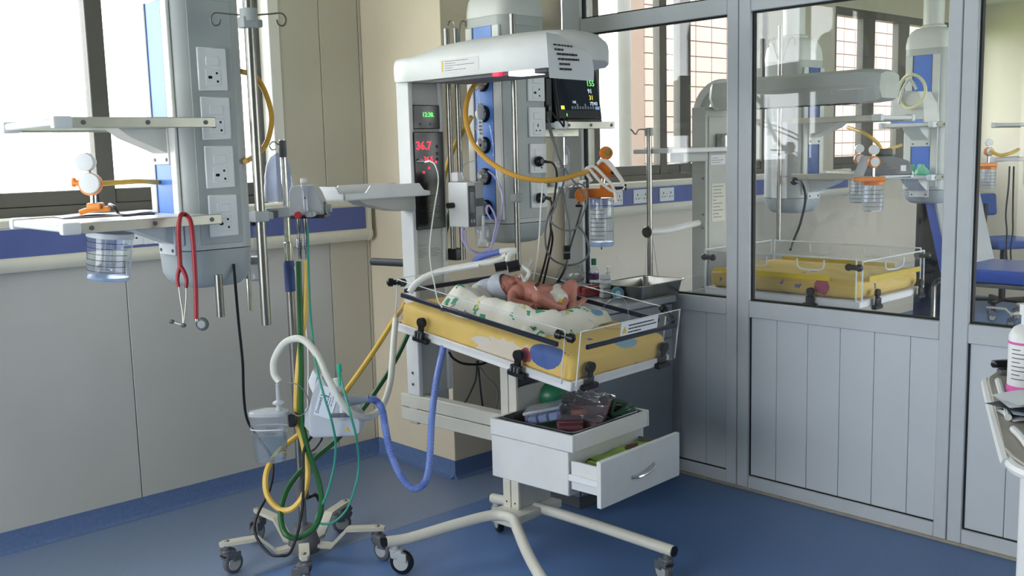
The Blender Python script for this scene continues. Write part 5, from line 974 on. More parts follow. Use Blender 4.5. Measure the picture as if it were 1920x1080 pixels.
# nest blanket
print_m = blobmat('white_leaf_print_flannel', 'dfdcd2', [], rough=.9, bump=.4, bscale=220, spots=[(13, .20, '4a9a78', (0, 0, 0)), (10.0, .13, '7f9ac4', (3, 1, 2)), (11, .13, 'c9bd66', (5, 2, 1))])
nest = thing('nest_blanket', 'white flannel blanket with green leaf print rolled into a nest round the baby', 'blanket', WO, WR)
OUT = [(.80, -.02), (.79, -.15), (.74, -.215), (.62, -.22), (.50, -.205), (.36, -.20), (.26, -.155), (.205, -.06), (.21, .08), (.25, .18), (.36, .235), (.52, .245), (.68, .20), (.77, .10)]
OC = (.50, .02); oo = spl([V((a, b, 0)) for a, b in OUT], 8, True)
def nestf(u_, v_):
    k = u_ * len(oo); i = int(k) % len(oo); p = oo[i].lerp(oo[(i + 1) % len(oo)], k - int(k))
    rho = v_; s = OC[0] + (p.x - OC[0]) * rho; t = OC[1] + (p.y - OC[1]) * rho
    near = max(0, min(1, (.06 - t) / .2)); foot = max(0, min(1, (.36 - s) / .12)); head = max(0, min(1, (s - .62) / .14))
    ridge = .018 + .046 * max(near, foot * .8, head * .75)
    h = .132 + ridge * math.exp(-((rho - .74) / .2) ** 2)
    e = max(0, (rho - .86) / .14); h = h * (1 - e ** 2.2) + .1155 * e ** 2.2
    w = NZ.noise(V((s * 16, t * 16, 1))) * .014 + NZ.noise(V((s * 34, t * 30, 5))) * .008 + .012 * abs(NZ.noise(V((u_ * 26, rho * 2, 3)))) * rho
    w += .011 * (1 - abs(NZ.noise(V((s * 22 + t * 9, t * 10 - s * 6, 8)))) * 2.2) * max(0, min(1, (rho - .35) * 3)) * .8
    edge = 1 + .05 * NZ.noise(V((u_ * 18, 2, 1))) * rho
    return bp(OC[0] + (s - OC[0]) * edge, OC[1] + (t - OC[1]) * edge, max(.1165, h + w * (1 - e)))
MB().grid(nestf, 150, 44, True).o('blanket', print_m, nest, ang=180)
fold_m = blobmat('bright_print_fold', 'dcd8c6', [(bp(.315, .04, .165), (.022, .06, .05), 'a8333a', .3), (bp(.285, .095, .16), (.028, .035, .05), 'c9b83f', .2), (bp(.27, .165, .155), (.03, .035, .05), '6f9bb8', .2)], rough=.9)
MB().grid(lambda a, b: bp(.345 - .115 * a + .012 * math.sin(b * 6), -.01 + .235 * b, .124 + .052 * math.sin(math.pi * min(1, a * .95 + .05)) ** .6 * (1 - .35 * b) + .006 * NZ.noise(V((a * 5, b * 7, 1)))), 16, 26).o('turned_fold', fold_m, nest, ang=180)
MB().tube([bp(.31, -.19, .125), bp(.29, -.205, .14), bp(.265, -.20, .125), bp(.25, -.18, .13), bp(.235, -.165, .122)], lambda t: .016 - .006 * t, 10, 5).o('loose_corner', print_m, nest)
# body
skin = mat('newborn_skin', 'b3776a', 0.5, var=0.12, scale=18, bump=.15, bscale=120, sss=.12)
baby = thing('person', 'newborn baby in a pale knitted hat and white diaper lying on its back', 'person', WO, WR)
B = MB()
def cap(p0, r0, p1, r1, sides=14):
    a, b = bp(*p0), bp(*p1); n = 5
    B.tube([a.lerp(b, i / n) for i in range(n + 1)], lambda t: r0 + (r1 - r0) * t, sides); B.sphere(a, r0 * 1.0, sides=14); B.sphere(b, r1 * 1.0, sides=14)
def ell(c, r, ax=None, sides=22):
    M = BM @ T(*c); 
    if ax: M = M @ MX.Rotation(R_(ax[0]), 4, ax[1])
    B.sphere((0, 0, 0), r, M, sides)
HC = (.652, .062, .193)
ell(HC, (.055, .045, .046)); ell((.630, .075, .205), (.032, .034, .032))                        # skull and face
cap((.611, .083, .238), .0055, (.624, .080, .241), .004, 10)                                    # nose
cap((.604, .076, .226), .0075, (.601, .094, .224), .0075, 10); cap((.596, .08, .221), .006, (.594, .092, .219), .006, 10)   # mouth, lips
ell((.592, .088, .213), (.014, .017, .013)); ell((.618, .055, .219), (.017, .015, .014)); ell((.613, .108, .217), (.016, .014, .014))     # chin, cheeks
ell((.637, .066, .232), (.012, .010, .006)); ell((.633, .098, .228), (.012, .010, .006))                                                   # closed eyes
cap((.645, .025, .200), .011, (.628, .022, .196), .008, 10); ell((.636, .019, .198), (.014, .005, .012))                                  # ear
cap((.625, .078, .19), .027, (.592, .085, .185), .027)
cap((.568, .045, .182), .038, (.566, .125, .186), .036); cap((.560, .085, .187), .046, (.505, .088, .186), .048); cap((.505, .088, .187), .048, (.462, .098, .184), .047); cap((.455, .09, .178), .040, (.432, .118, .174), .042)
# near arm with hand
cap((.578, .030, .182), .024, (.528, -.032, .166), .0185); cap((.528, -.032, .166), .0185, (.468, .002, .163), .0125); cap((.466, .004, .163), .0125, (.448, .016, .163), .0125)
for k, (ds, dt, L) in enumerate(((-.016, .002, .9), (-.018, .007, 1), (-.017, .012, 1.05), (-.013, .017, .95))):
    a = (.446 + .000, .006 + .006 * k, .164 + .003 * (k % 2)); m_ = (a[0] + ds * L * .6, a[1] + dt * .5, a[2] + .002); e_ = (a[0] + ds * L, a[1] + dt * .8, a[2] - .006); cap(a, .0042, m_, .004, 8); cap(m_, .004, e_, .0034, 8)
cap((.456, -.002, .166), .005, (.442, -.008, .170), .0042, 8)
# far arm with hand
cap((.562, .140, .186), .023, (.522, .205, .196), .018); cap((.522, .205, .196), .018, (.478, .190, .212), .0125); cap((.478, .19, .212), .0125, (.462, .184, .218), .012)
for k in range(4): a = (.461, .174 + .006 * k, .219); m_ = (a[0] - .011, a[1] - .001, a[2] + .004); e_ = (a[0] - .018, a[1] - .002, a[2] - .003); cap(a, .0042, m_, .004, 8); cap(m_, .004, e_, .0034, 8)
cap((.468, .168, .214), .005, (.456, .162, .216), .0042, 8)
# near leg, knee fallen towards the camera
cap((.438, .088, .172), .032, (.424, .005, .204), .0275); cap((.424, .005, .204), .0265, (.400, .070, .166), .019); cap((.400, .070, .166), .018, (.388, .105, .156), .0145)
cap((.386, .108, .153), .014, (.384, .118, .185), .011)
for k in range(5): cap((.390 - .0055 * k, .118, .190 - .0015 * k), .0048 if k == 0 else .0036, (.390 - .0058 * k, .120, .197 - .002 * k), .0044 if k == 0 else .0032, 8)
# far leg, knee up and foot down
cap((.428, .140, .178), .032, (.420, .194, .228), .026); cap((.420, .194, .228), .0255, (.394, .168, .180), .021); cap((.394, .168, .180), .02, (.374, .150, .158), .0155)
cap((.372, .146, .152), .0155, (.378, .200, .160), .0135); cap((.378, .2, .160), .0135, (.384, .235, .172), .0115)
for k in range(5): cap((.392 - .0055 * k, .240 - .001 * k, .175), .005 if k == 0 else .0038, (.393 - .0056 * k, .248 - .002 * k, .178), .0046 if k == 0 else .0034, 8)
body = remeshed(B, .0022, 'body', skin, baby, 3)
for c, r_ in (((.637, .062, .2375), .0085), ((.633, .098, .2335), .0085)):
    MB().tube([bp(c[0] - .002 * math.cos(a_ * 2), c[1] + r_ * a_, c[2] - .003 * a_ * a_) for a_ in (-1, -.5, 0, .5, 1)], .0011, 5, 2).o('eyelid_line', mat('dark_skin_line', '4a2722', 0.6, var=0), baby)
# knitted hat: shell of an ellipsoid cut by the brim plane
hat_m = mat('pale_blue_knit', 'c3c8d6', 0.9, var=0.06, scale=50, bump=.5, bscale=300)
b = MB(BM); bmesh.ops.create_uvsphere(b.bm, u_segments=40, v_segments=28, radius=1, matrix=BM @ T(.664, .052, .191) @ MX.Rotation(R_(-25), 4, 'Z') @ MX.Diagonal((.066, .053, .053, 1)))
fd = (BM.to_3x3() @ V((-.80, .22, .50))).normalized(); pc = BM @ V((.650, .058, .205))
bmesh.ops.bisect_plane(b.bm, geom=b.bm.verts[:] + b.bm.edges[:] + b.bm.faces[:], plane_co=pc, plane_no=fd, clear_outer=True)
for v in b.bm.verts:
    q = BM.inverted() @ v.co; v.co += BN * .003 * NZ.noise(q * 40)
rim = [v for v in b.bm.verts if v.is_boundary]; cen = sum((v.co for v in rim), V()) / len(rim); ax1 = fd.orthogonal().normalized(); ax2 = fd.cross(ax1)
rp = [v.co.copy() for v in sorted(rim, key=lambda v: math.atan2((v.co - cen).dot(ax2), (v.co - cen).dot(ax1)))]
hat = b.o('hat', hat_m, baby, ang=180)
MB().tube(rp[::2], .0042, 8, closed=True).o('hat_brim', hat_m, hat)
MB().tube([bp(.708, .028, .19), bp(.73, .012, .184), bp(.752, .006, .172), bp(.772, .01, .165)], lambda t: .030 - .012 * t, 14, 4).o('hat_tail', hat_m, hat)
# diaper
b = MB(); b.sphere((0, 0, 0), (.046, .060, .048), BM @ T(.440, .118, .180), 30); b.sphere((0, 0, 0), (.030, .030, .036), BM @ T(.412, .125, .176), 22); b.sphere((0, 0, 0), (.02, .03, .02), BM @ T(.455, .15, .212), 16)
for v in b.bm.verts: v.co += V((NZ.noise(v.co * 34), NZ.noise(v.co * 34 + V((5, 1, 2))), NZ.noise(v.co * 30 + V((1, 8, 3))))) * .007
dp = remeshed(b, .003, 'diaper', blobmat('white_diaper_film', 'd9d8cd', [(bp(.395, .105, .178), (.012, .012, .012), 'd8c93c', .1)], rough=.5), baby, 3)
MB().tube([bp(.49, .052, .226), bp(.47, .04, .222), bp(.455, .03, .205)], .003, 6, 4).o('cord_clamp', white_paint, baby); MB().cyl(bp(.49, .06, .23), bp(.492, .075, .234), .006, sides=10).o('cord_stump', mat('dark_cord', '2a1d1a', 0.6, var=0.1), baby)
# breathing circuit
def dep(s, t, n): return (bw(s, t, n) - CAMPOS).dot(FWD)
bc = thing('breathing_circuit', 'nasal breathing circuit with white and blue limbs resting over the bed head', 'breathing circuit', bw(.86, .0, .24), 0); Bi = bc.location.copy()
g_ = lambda x, y, D: at(x, y, D) - Bi
milk = mat('milky_tube', 'd8d8d0', 0.35, var=0.03)
MB().tube([g_(768, 548, 3.93), g_(780, 532, 3.93), g_(800, 518, 3.92), g_(835, 506, 3.9), g_(880, 498, 3.87), g_(925, 490, 3.84), g_(945, 484, 3.83)], .0125, 12, 5).o('white_limb', milk, bc)
MB().tube([g_(888, 490, 3.88), g_(905, 481, 3.86), g_(925, 475, 3.84), g_(938, 472, 3.83)], .0115, 12, 5).o('blue_limb', mat('blue_limb_hose', '5568b0', 0.4, var=0.05), bc)
MB().tube([g_(938, 472, 3.83), g_(952, 470, 3.82), g_(968, 470, 3.82)], .0115, 12, 3).tube([g_(965, 471, 3.82), g_(955, 478, 3.815), g_(952, 490, 3.81), g_(958, 500, 3.81)], .0105, 12, 4).tube([g_(940, 486, 3.83), g_(945, 480, 3.825), g_(950, 478, 3.82)], .0095, 12, 3).o('elbow', milk, bc)
fl_ = at(860, 503, 3.84) - Bi; MB().tube([g_(812, 512, 3.89), g_(838, 508, 3.88), g_(884, 500, 3.85), g_(898, 498, 3.84)], .006, 4).o('label_sleeve', paper_w, bc)
for x, y, r_ in ((939, 500, .017), (963, 499, .021)): 
    c_ = g_(x, y, 3.79); dx = (at(x + 10, y - 2, 3.79) - at(x, y, 3.79)).normalized(); MB().cyl(c_ - dx * .022, c_ + dx * .022, r_, sides=18).o('swivel_knob', black_pl, bc)
MB().tube([g_(972, 495, 3.79), g_(985, 503, 3.78), g_(992, 512, 3.76), g_(985, 525, 3.74)], .0075, 10, 4).o('nasal_adapter', milk, bc)
nz_ = bp(.606, .084, .240); nzw = WM @ nz_ - Bi
MB().tube([g_(986, 522, 3.74), g_(982, 527, 3.73), nzw + V((.012, -.004, .006)), nzw], .0048, 10, 4).o('nasal_prong', mat('clear_prong', 'd9d4cf', 0.25, var=0.02), bc)
MB().tube([g_(985, 503, 3.78), g_(994, 490, 3.79), g_(990, 486, 3.79)], lambda t: .012 - .004 * t, 10, 3).o('vent_flap', clear_pl, bc)
hose('probe_lead', [at(806, 302, 4.02)] + path(3.8, (816, 310, 3.98), (822, 340, 3.94), (813, 400, 3.9), (806, 460, 3.86), (808, 500, 3.84), (814, 530, 3.82), (820, 560, 3.8), (829, 577, 3.79)), .0026, white_cable, 'thin white temperature probe lead hanging from the control panel to the bed', 'cable')
e, f = cf('probe_plug', 'small black and white probe plug in the control panel', 'plug', 796, 304, 4.04); MB().cyl(f(783, 303, .06), f(797, 304, .02), .005, sides=10).o('plug', black_pl, e); MB().cyl(f(797, 304, .02), f(806, 302, -.02), .004, sides=10).o('sleeve', white_paint, e)
hose('sensor_cable', [bw(.63, -.17, .166), bw(.66, -.19, .162), bw(.67, -.235, .13), bw(.62, -.245, .121), bw(.56, -.235, .121)], .0028, white_cable, 'thin white sensor cable curled on the near edge of the nest', 'cable')
e = thing('sensor_bulb', 'small silvery sensor bulb lying on the mattress by the nest', 'sensor', bw(.575, -.235, .122), WR); MB().sphere((0, 0, .010), (.02, .014, .012)).o('bulb', lt_grey_pl, e); MB().sphere((.012, 0, .014), (.008, .009, .007)).o('lens', chrome, e)
hose('drip_line', [bw(.3, .24, .15), bw(.26, .25, .2), bw(.2, .25, .215), bw(.16, .24, .15), bw(.14, .2, .121), bw(.18, .12, .121), bw(.24, .08, .15)], .002, thin('clear_plastic', 'eef4fb'), 'thin clear drip line curving over the foot of the nest', 'tubing')
e = thing('wrist_band', 'dark grey bandage wad round the far hand of the baby', 'bandage', bw(.49, .195, .214), WR); b = MB(); b.sphere((0, 0, 0), (.022, .018, .017), sides=18)
for v in b.bm.verts: v.co += V((NZ.noise(v.co * 90), NZ.noise(v.co * 90 + V((3, 1, 5))), NZ.noise(v.co * 80 + V((7, 7, 2))))) * .004
b.o('wrap', mat('grey_gauze', '6e6a66', 0.9, var=0.25, scale=60), e); MB().tube([(.024 * math.cos(t_), .006, .018 * math.sin(t_)) for t_ in (i * math.pi / 6 for i in range(12))], .003, 6, closed=True).o('strap', mat('navy_strap', '27345f', 0.5, var=0.05), e)
MB().box((-.02, -.07, -.03), (.012, -.035, -.002), .006).o('navy_cuff', mat('navy_strap', '27345f'), e)
hose('bed_cable', path(4.0, (842, 660, 3.98), (850, 672, 4.0), (870, 682, 4.05), (900, 683, 4.1), (915, 678, 4.12)), .005, black_cable, 'black cable sagging under the head of the bed', 'cable')
hose('bed_cable', path(4.2, (894, 676), (892, 710), (880, 740), (868, 762), (860, 780)), .004, black_cable, 'black cable hanging behind the cross beam on the left', 'cable')
hose('bed_cable', path(4.2, (896, 676), (898, 700), (901, 730), (905, 765), (906, 790)), .004, black_cable, 'black cable hanging straight behind the cross beam', 'cable')
hose('bed_cable', path(4.15, (892, 678), (912, 705), (930, 725), (934, 745), (930, 770), (933, 800)), .003, grey_cable, 'thin grey cable hanging close to the lift post', 'cable')
# ================================================================== the ward behind the glass
w2o = V((4.50, 3.27, 0)); w2 = thing('infant_warmer', 'grey infant warmer with long angular hood behind the glazed partition', 'infant warmer', w2o, R_(-90))     # x -> -Y, y -> +X
w2g = mat('ward_warmer_grey', 'b7bbb6', 0.42, var=0.03)
bx('mast', (-.045, -.095, .30), (.045, .11, 1.75), w2g, w2, .006); bx('mast_cover', (.045, -.075, .55), (.052, .09, 1.70), cover_m, w2, .003)
for z in (.62, .80, 1.12, 1.19, 1.38): MB().cyl((.03, -.101, z), (.03, -.094, z), .007, sides=10).o('bolt', steel, w2)
lb = bx('info_label', (.052, -.06, 1.45), (.0535, .07, 1.50), paper_w, w2, 0); print_lines('label_print', FU(.0538, -.05, 1.485), .11, (.5, .9, .7), ink_grey, lb, .012, .003, 4)
lb = bx('info_label', (.052, -.05, 1.15), (.0535, .07, 1.35), mat('label_cream', 'd6d4c8', 0.6, var=0.01), w2, 0); print_lines('label_print', FU(.0538, -.04, 1.335), .10, (.9, .7, .8, .9, .3, .8, .6, .9, .5, .8), ink_grey, lb, .018, .004, 9)
MB().box((.053, -.02, 1.515), (.12, .09, 1.61), .012).o('foil_pouch', mat('crumpled_foil', 'a9a9a6', 0.25, .8, var=0.3, scale=30), w2)
b = MB(); rings = []
for k in range(13):
    a = R_(180 - 130 * k / 12); c = V((.10 + .16 * math.cos(a), 0, 1.70 + .17 * math.sin(a))); nrm = V((math.cos(a), 0, math.sin(a)))
    rings.append([c + nrm * .02 + V((0, -.04, 0)), c + nrm * .02 + V((0, .04, 0)), c - nrm * .02 + V((0, .04, 0)), c - nrm * .02 + V((0, -.04, 0))])
b.ring_sweep(rings).o('hood_arch', white_paint, w2)
def hs(u, s=1.0, dz=0): return [V((u, y * s, 1.80 + (z - 1.80) * s + dz)) for y, z in ((-.09, 1.73), (-.125, 1.79), (-.11, 1.865), (-.05, 1.882), (.05, 1.882), (.11, 1.865), (.125, 1.79), (.09, 1.73))]
hd2 = MB().ring_sweep([hs(.06, .7), hs(.10), hs(.90), hs(.97, .93), hs(1.0, .78)]).o('hood', w2g, w2)
for k in range(6): bx('vent_slot', (.25 + k * .10, -.06, 1.727), (.32 + k * .10, .06, 1.7315), dark_hole, hd2, 0)
# bed
Z2 = .815
bx('bed_tray', (.22, -.34, Z2), (1.055, .27, Z2 + .035), white_paint, w2, .004)
yl = blobmat('yellow_ward_sheet', 'd6b965', [(w := (.86, -.34, .90), (.04, .06, .04), 'a8506a', .6)], spots=[(10, .13, '6c6a9a', (2, 2, 0))])
MB().box((.235, -.325, Z2 + .035), (1.04, .255, Z2 + .125), .03, 3).o('mattress', yl, w2)
def pan2(lo, hi, ruler):
    a = bx('acrylic_panel', lo, hi, acrylic, w2, 0); d = V(hi) - V(lo); e = MB(); z = hi[2]
    if d.x > d.y:
        e.tube([(lo[0], lo[1], z), (hi[0], lo[1], z)], .004, 6); y = lo[1]
        for c in (.35, .72):
            x = lo[0] + d.x * c; e.tube([(x - .07, y, z - .012), (x - .055, y, z - .055), (x + .055, y, z - .055), (x + .07, y, z - .012)], .004, 6, 4)
        e.tube([(lo[0], y, lo[2]), (lo[0], y, z)], .004, 6).tube([(hi[0], y, lo[2]), (hi[0], y, z)], .004, 6)
        if ruler: bx('ruler_tape', (lo[0] + .05, y - .003, lo[2] + .085), (hi[0] - .13, y + .003, lo[2] + .108), mat('yellow_tape', 'c9b02e', 0.4, var=0.05), a, 0)
    else:
        x = lo[0]; e.tube([(x, lo[1], z), (x, hi[1], z)], .004, 6).tube([(x, lo[1], lo[2]), (x, lo[1], z)], .004, 6).tube([(x, hi[1], lo[2]), (x, hi[1], z)], .004, 6)
        for c in (.5,): y = lo[1] + d.y * c; e.tube([(x, y - .09, z - .012), (x, y - .07, z - .055), (x, y + .07, z - .055), (x, y + .09, z - .012)], .004, 6, 4)
        if ruler: bx('ruler_tape', (x - .003, lo[1] + .06, lo[2] + .085), (x + .003, hi[1] - .04, lo[2] + .108), mat('yellow_tape', 'c9b02e'), a, 0)
    stuff(e.o('polished_edges', acrylic_edge, a))
pan2((.23, -.347, Z2 + .03), (1.04, -.342, Z2 + .22), True); pan2((.23, .272, Z2 + .03), (1.04, .277, Z2 + .22), True); pan2((1.06, -.33, Z2 + .03), (1.065, .265, Z2 + .21), True); pan2((.215, -.33, Z2 + .03), (.22, .265, Z2 + .22), False)
def clip2(x, y, rz):
    M = T(x, y, Z2) @ MX.Rotation(rz, 4, 'Z'); MB(M).box((-.035, -.02, -.012), (.035, .004, .008), .004).box((-.02, -.02, .004), (.02, -.003, .04), .006).cyl((0, -.016, .062), (0, -.002, .062), .018, sides=16).box((-.012, -.015, .03), (.012, -.003, .06), .003).o('clip', black_pl, w2)
clip2(.82, -.347, 0); clip2(.45, -.347, 0); clip2(1.068, -.22, R_(90)); clip2(1.068, .2, R_(90))
for x, y in ((1.03, -.35), (.25, -.35), (1.05, .27)): MB().cyl((x - .025, y, Z2 + .185), (x + .025, y, Z2 + .185), .013, sides=14).sphere((x - .025, y, Z2 + .185), .017).sphere((x + .025, y, Z2 + .185), .017).o('corner_connector', black_pl, w2)
bx('lift_post', (.55, -.08, .1), (.65, .08, Z2), w2g, w2, .004); bx('cross_beam', (-.04, -.05, .35), (.6, .05, .45), w2g, w2, .004)
for s in (-1, 1):
    MB().tube([(0, .3 * s, .12), (.6, .12 * s, .15), (1.1, .3 * s, .12)], .02, 10, 5).o('base_tube', w2g, w2); caster(w2, 0, .3 * s, .11, 0); caster(w2, 1.08, .3 * s, .11, 0)
pl = w2o; q = at(1218, 400, 5.08) - pl; L2 = lambda v: MX.Rotation(R_(90), 4, 'Z') @ v; q = L2(q)
ivp = MB().cyl((q.x, q.y, .45), (q.x, q.y, at(1218, 242, 5.08).z), .014, sides=16).o('drip_pole', steel, w2)
MB().box((q.x - .02, q.y - .012, at(1218, 255, 5.08).z), (q.x + .02, q.y + .012, at(1218, 240, 5.08).z), .003).o('pole_head', lt_grey_pl, ivp)
MB().tube([L2(at(x, y, 5.08) - pl) for x, y in ((1216, 243), (1198, 243), (1194, 250), (1190, 251), (1186, 246), (1182, 242))], .0035, 6, 3).o('hook', steel, ivp)
zc = at(1218, 435, 5.08).z
MB().tube([(q.x, q.y, zc), (q.x + .03, q.y + .1, zc + .0), (q.x + .02, q.y + .25, zc + .01), (0, -.09, zc + .015)], .017, 10, 5).o('pole_arm', white_paint, ivp); MB().lathe([(.004, 0), (.028, 0), (.03, .008), (.024, .016), (.004, .017)], T(q.x, q.y - .016, zc) @ MX.Rotation(R_(90), 4, 'X'), 10).o('arm_knob', black_pl, ivp)
MB().tube([(q.x, q.y - .02, zc - .02), (q.x + .02, q.y - .06, zc - .2), (q.x, q.y - .04, zc - .5)], .003, 6, 5).o('probe_lead', white_cable, ivp); MB().tube([(q.x, q.y + .02, zc - .02), (q.x + .02, q.y + .10, zc - .3), (.2, -.2, Z2 + .02)], .003, 6, 5).o('probe_lead', white_cable, ivp)
zt2 = at(1240, 283, 5.05).z; bx('side_tray', (-.09, -.52, zt2 - .012), (.16, .02, zt2 + .012), white_paint, w2, .004); MB().box((-.03, -.30, zt2 - .06), (.06, -.09, zt2 - .012), .006).o('tray_bracket', w2g, w2)
# ---------------- ward pendant with sockets (nearest behind the glass)
c0 = at(1499, 395, 5.75); p3 = pendant('grey ward pendant with sockets and dark blue panel behind the long hood', c0.x + .13, c0.y + .128, R_(90), top=2.0, shadeblue=mat('deep_blue_panel', '3d5a96', 0.35, var=0.04))
pc3 = V((c0.x + .13, c0.y + .128, 0)); L3 = lambda v: MX.Rotation(R_(-90), 4, 'Z') @ (V(v) - pc3)
for py in (250, 310, 350):
    z = at(1486, py, 5.85).z; p = bx('socket_plate', (-.05, .13, z - .065), (.05, .139, z + .065), plate_w, p3, .003); bx('switch', (-.022, .138, z + .012), (.022, .141, z + .038), plate_w, p, .002)
    b = MB()
    for dx, dz in ((-.012, -.03), (.010, -.018), (.012, -.04)): b.cyl((dx, .1385, z + dz), (dx, .1395, z + dz), .005, sides=8)
    stuff(b.o('pin_holes', dark_hole, p))
z = at(1500, 230, 5.6).z; s3 = shelf(p3, -.62, -.10, -.20, .16, z, gusset=(-.32, 0)); z3 = at(1500, 336, 5.6).z; shelf(p3, -.62, -.10, -.20, .16, z3, gusset=(-.32, 0))
MB().cyl((-.02, .17, 1.0), (-.02, .17, 2.2), .013, sides=14).o('iv_pole', steel, p3)
for a in (0, 90, 200): MB().tube([(-.02 + d * math.cos(R_(a)), .17 + d * math.sin(R_(a)), 2.0 + h) for d, h in ((.01, 0), (.03, .06), (.05, .12), (.07, .13), (.08, .11), (.075, .09))], .003, 6, 4).o('hook', steel, p3)
e = thing('mains_plug', 'black mains plug with curved cable in the ward pendant socket', 'plug', at(1489, 340, 5.70), 0); MB().sphere((0, 0, 0), (.022, .022, .022)).o('plug_body', black_pl, e); B0 = at(1489, 340, 5.70)
MB().tube([p - B0 for p in path(5.6, (1492, 340, 5.68), (1505, 347), (1510, 375), (1500, 420), (1488, 450), (1482, 468, 5.3))], .007, 8, 6).o('cable', black_cable, e)
q = at(1655, 330, 5.25); e = thing('ward_device', 'dark grey medical device with black handle on the ward shelf', 'medical device', (q.x, q.y, z3 + .022), R_(-40))
MB().prism([(-.13, 0), (.13, 0), (.11, .07), (.03, .10), (-.09, .10)], -.07, .07, MX(((1, 0, 0, 0), (0, 0, 1, 0), (0, 1, 0, 0), (0, 0, 0, 1))), bev=.008).o('housing', grey_pl, e); MB().box((-.05, -.05, .10), (.03, .05, .135), .006).o('handle', black_pl, e); MB().box((.06, -.074, .02), (.09, -.069, .05), .002).o('label', paper_w, e)
def ward_jar(label, x, y, D, group=None):
    e, f = cf('suction_jar', label, 'suction jar', x, y, D)
    MB().lathe([(.004, 0), (.045, 0), (.05, .008), (.052, .13), (.048, .135)], sides=22).o('jar_wall', clear_blue, e); MB().lathe([(.004, .134), (.054, .134), (.054, .15), (.004, .152)], sides=22).o('lid', orange_pl, e)
    for k in range(5): MB().tube([(.0522 * math.cos(t_), .0522 * math.sin(t_), .025 + k * .021) for t_ in (R_(-160 + i * 14) for i in range(11))], .001, 4).o('scale_line', ink, e)
    MB().cyl((0, 0, .05), (0, 0, .12), .012, sides=10).o('float_valve', white_paint, e)
    MB().box((-.10, -.012, .15), (.06, .012, .175), .004).o('bracket', orange_lt, e)
    MB(T(0, .01, .25) @ RX).lathe([(.004, 0), (.03, 0), (.032, .01), (.03, .026), (.004, .027)], sides=20).o('gauge', orange_lt, e); MB(T(0, -.018, .25) @ RX).lathe([(.004, 0), (.024, 0), (.023, .004), (.004, .005)], sides=20).o('dial', plate_w, e)
    MB(T(0, .01, .31) @ RX).lathe([(.004, 0), (.024, 0), (.026, .01), (.024, .026), (.004, .027)], sides=20).o('gauge', plate_w, e); MB().cyl((0, 0, .17), (0, 0, .30), .008, sides=10).o('stem', chrome, e)
ward_jar('clear suction jar with orange lid hanging under the ward shelf, nearer one', 1636, 396, 5.2); ward_jar('clear suction jar with orange lid hanging under the ward shelf, farther left one', 1609, 380, 5.9)
hose('gas_hose', path(5.8, (1590, 239, 6.0), (1620, 250), (1645, 268), (1655, 290), (1652, 300, 5.6)), .011, yellow_hose, 'yellow gas hose arching down behind the ward shelf'); hose('gas_hose', path(6.0, (1640, 288), (1665, 280), (1690, 272, 6.3)), .009, yellow_hose, 'short yellow gas hose ending at the blue ward pendant')
# ---------------- blue ward pendant
c0 = at(1762, 375, 6.3); p4 = pendant('white ward pendant with bright blue panel behind the blue couch', c0.x + .128, c0.y + .13, 0, shadeblue=mat('vivid_blue_panel', '3f74d8', 0.35, var=0.04)); pc4 = V((c0.x + .128, c0.y + .13, 0))
za, zb = at(1735, 228, 6.2).z, at(1735, 326, 6.2).z
shelf(p4, -.36, -.10, -.17, .15, za - .03, gusset=(-.28, 0)); shelf(p4, -.36, -.10, -.17, .15, zb - .03, gusset=(-.28, 0))
e = thing('ward_ventilator', 'white rounded breathing machine with coiled cream tube on the blue ward pendant', 'medical device', (pc4.x - .22, pc4.y, za - .008), 0)
MB().prism([(-.11, 0), (.11, 0), (.11, .16), (.05, .2), (-.06, .19), (-.10, .12)], -.10, .12, MX(((0, 0, 1, 0), (1, 0, 0, 0), (0, 1, 0, 0), (0, 0, 0, 1))), bev=.015).o('housing', white_paint, e)
bx('blue_foot', (-.105, -.1, .0), (.12, .1, .022), blue_bright, e, .003)
MB().tube([(-.12 + .012 * math.sin(i), -.03 + .085 * math.cos(i * math.pi / 8), .19 + .10 * math.sin(i * math.pi / 8)) for i in range(17)], .010, 8, 2).o('coiled_tube', mat('cream_tube', 'dedcae', 0.4, var=0.03), e); MB().tube([(-.11, .05, .12), (-.13, .02, .20), (-.12, -.02, .26), (-.11, -.06, .2)], .009, 8, 5).o('white_tube', white_hose, e)
e = thing('mask_pile', 'pile of pale green oxygen masks on the lower shelf of the blue ward pendant', 'masks', (pc4.x - .24, pc4.y, zb - .008), 0); gm = mat('pale_green_mask', '6fc4a4', 0.3, var=0.06, alpha=.85)
for k, (x, y) in enumerate(((-.03, -.08), (.0, 0), (-.02, .08), (.05, -.03))): MB(T(x, y, 0)).lathe([(.045, .001), (.048, .008), (.035, .035), (.018, .05), (.012, .065), (.004, .066)], sides=16).o('mask', gm, e)
# ---------------- blue examination couch
bl = mat('blue_vinyl_upholstery', '2f55b4', 0.35, var=0.06); cb = V((6.48, 1.2, 0))
t = thing('examination_couch', 'blue vinyl examination couch with raised backrest in the ward', 'couch', cb)
bx('seat', (0, 0, .65), (.66, 1.66, .735), bl, t, .02); bx('seat_frame', (.01, 0, .622), (.65, 1.68, .648), steel, t, .004)
Mb = T(0, 1.70, .68) @ MX.Rotation(R_(76), 4, 'X'); bx('backrest', (0, 0, 0), (.66, .58, .07), bl, t, .02, Mb); bx('backrest_frame', (-.012, 0, .071), (.672, .58, .086), lt_grey_pl, t, .003, Mb)
for y in (.12, 1.75): MB().tube([(.03, y, 0.02), (.03, y, .60), (.06, y, .63), (.60, y, .63), (.63, y, .60), (.63, y, .02)], .018, 10).o('leg_frame', steel, t)
for x, y in ((.03, .12), (.63, .12), (.03, 1.75), (.63, 1.75)): MB().sphere((x, y, .02), (.025, .025, .02), sides=12).o('foot', black_pl, t)
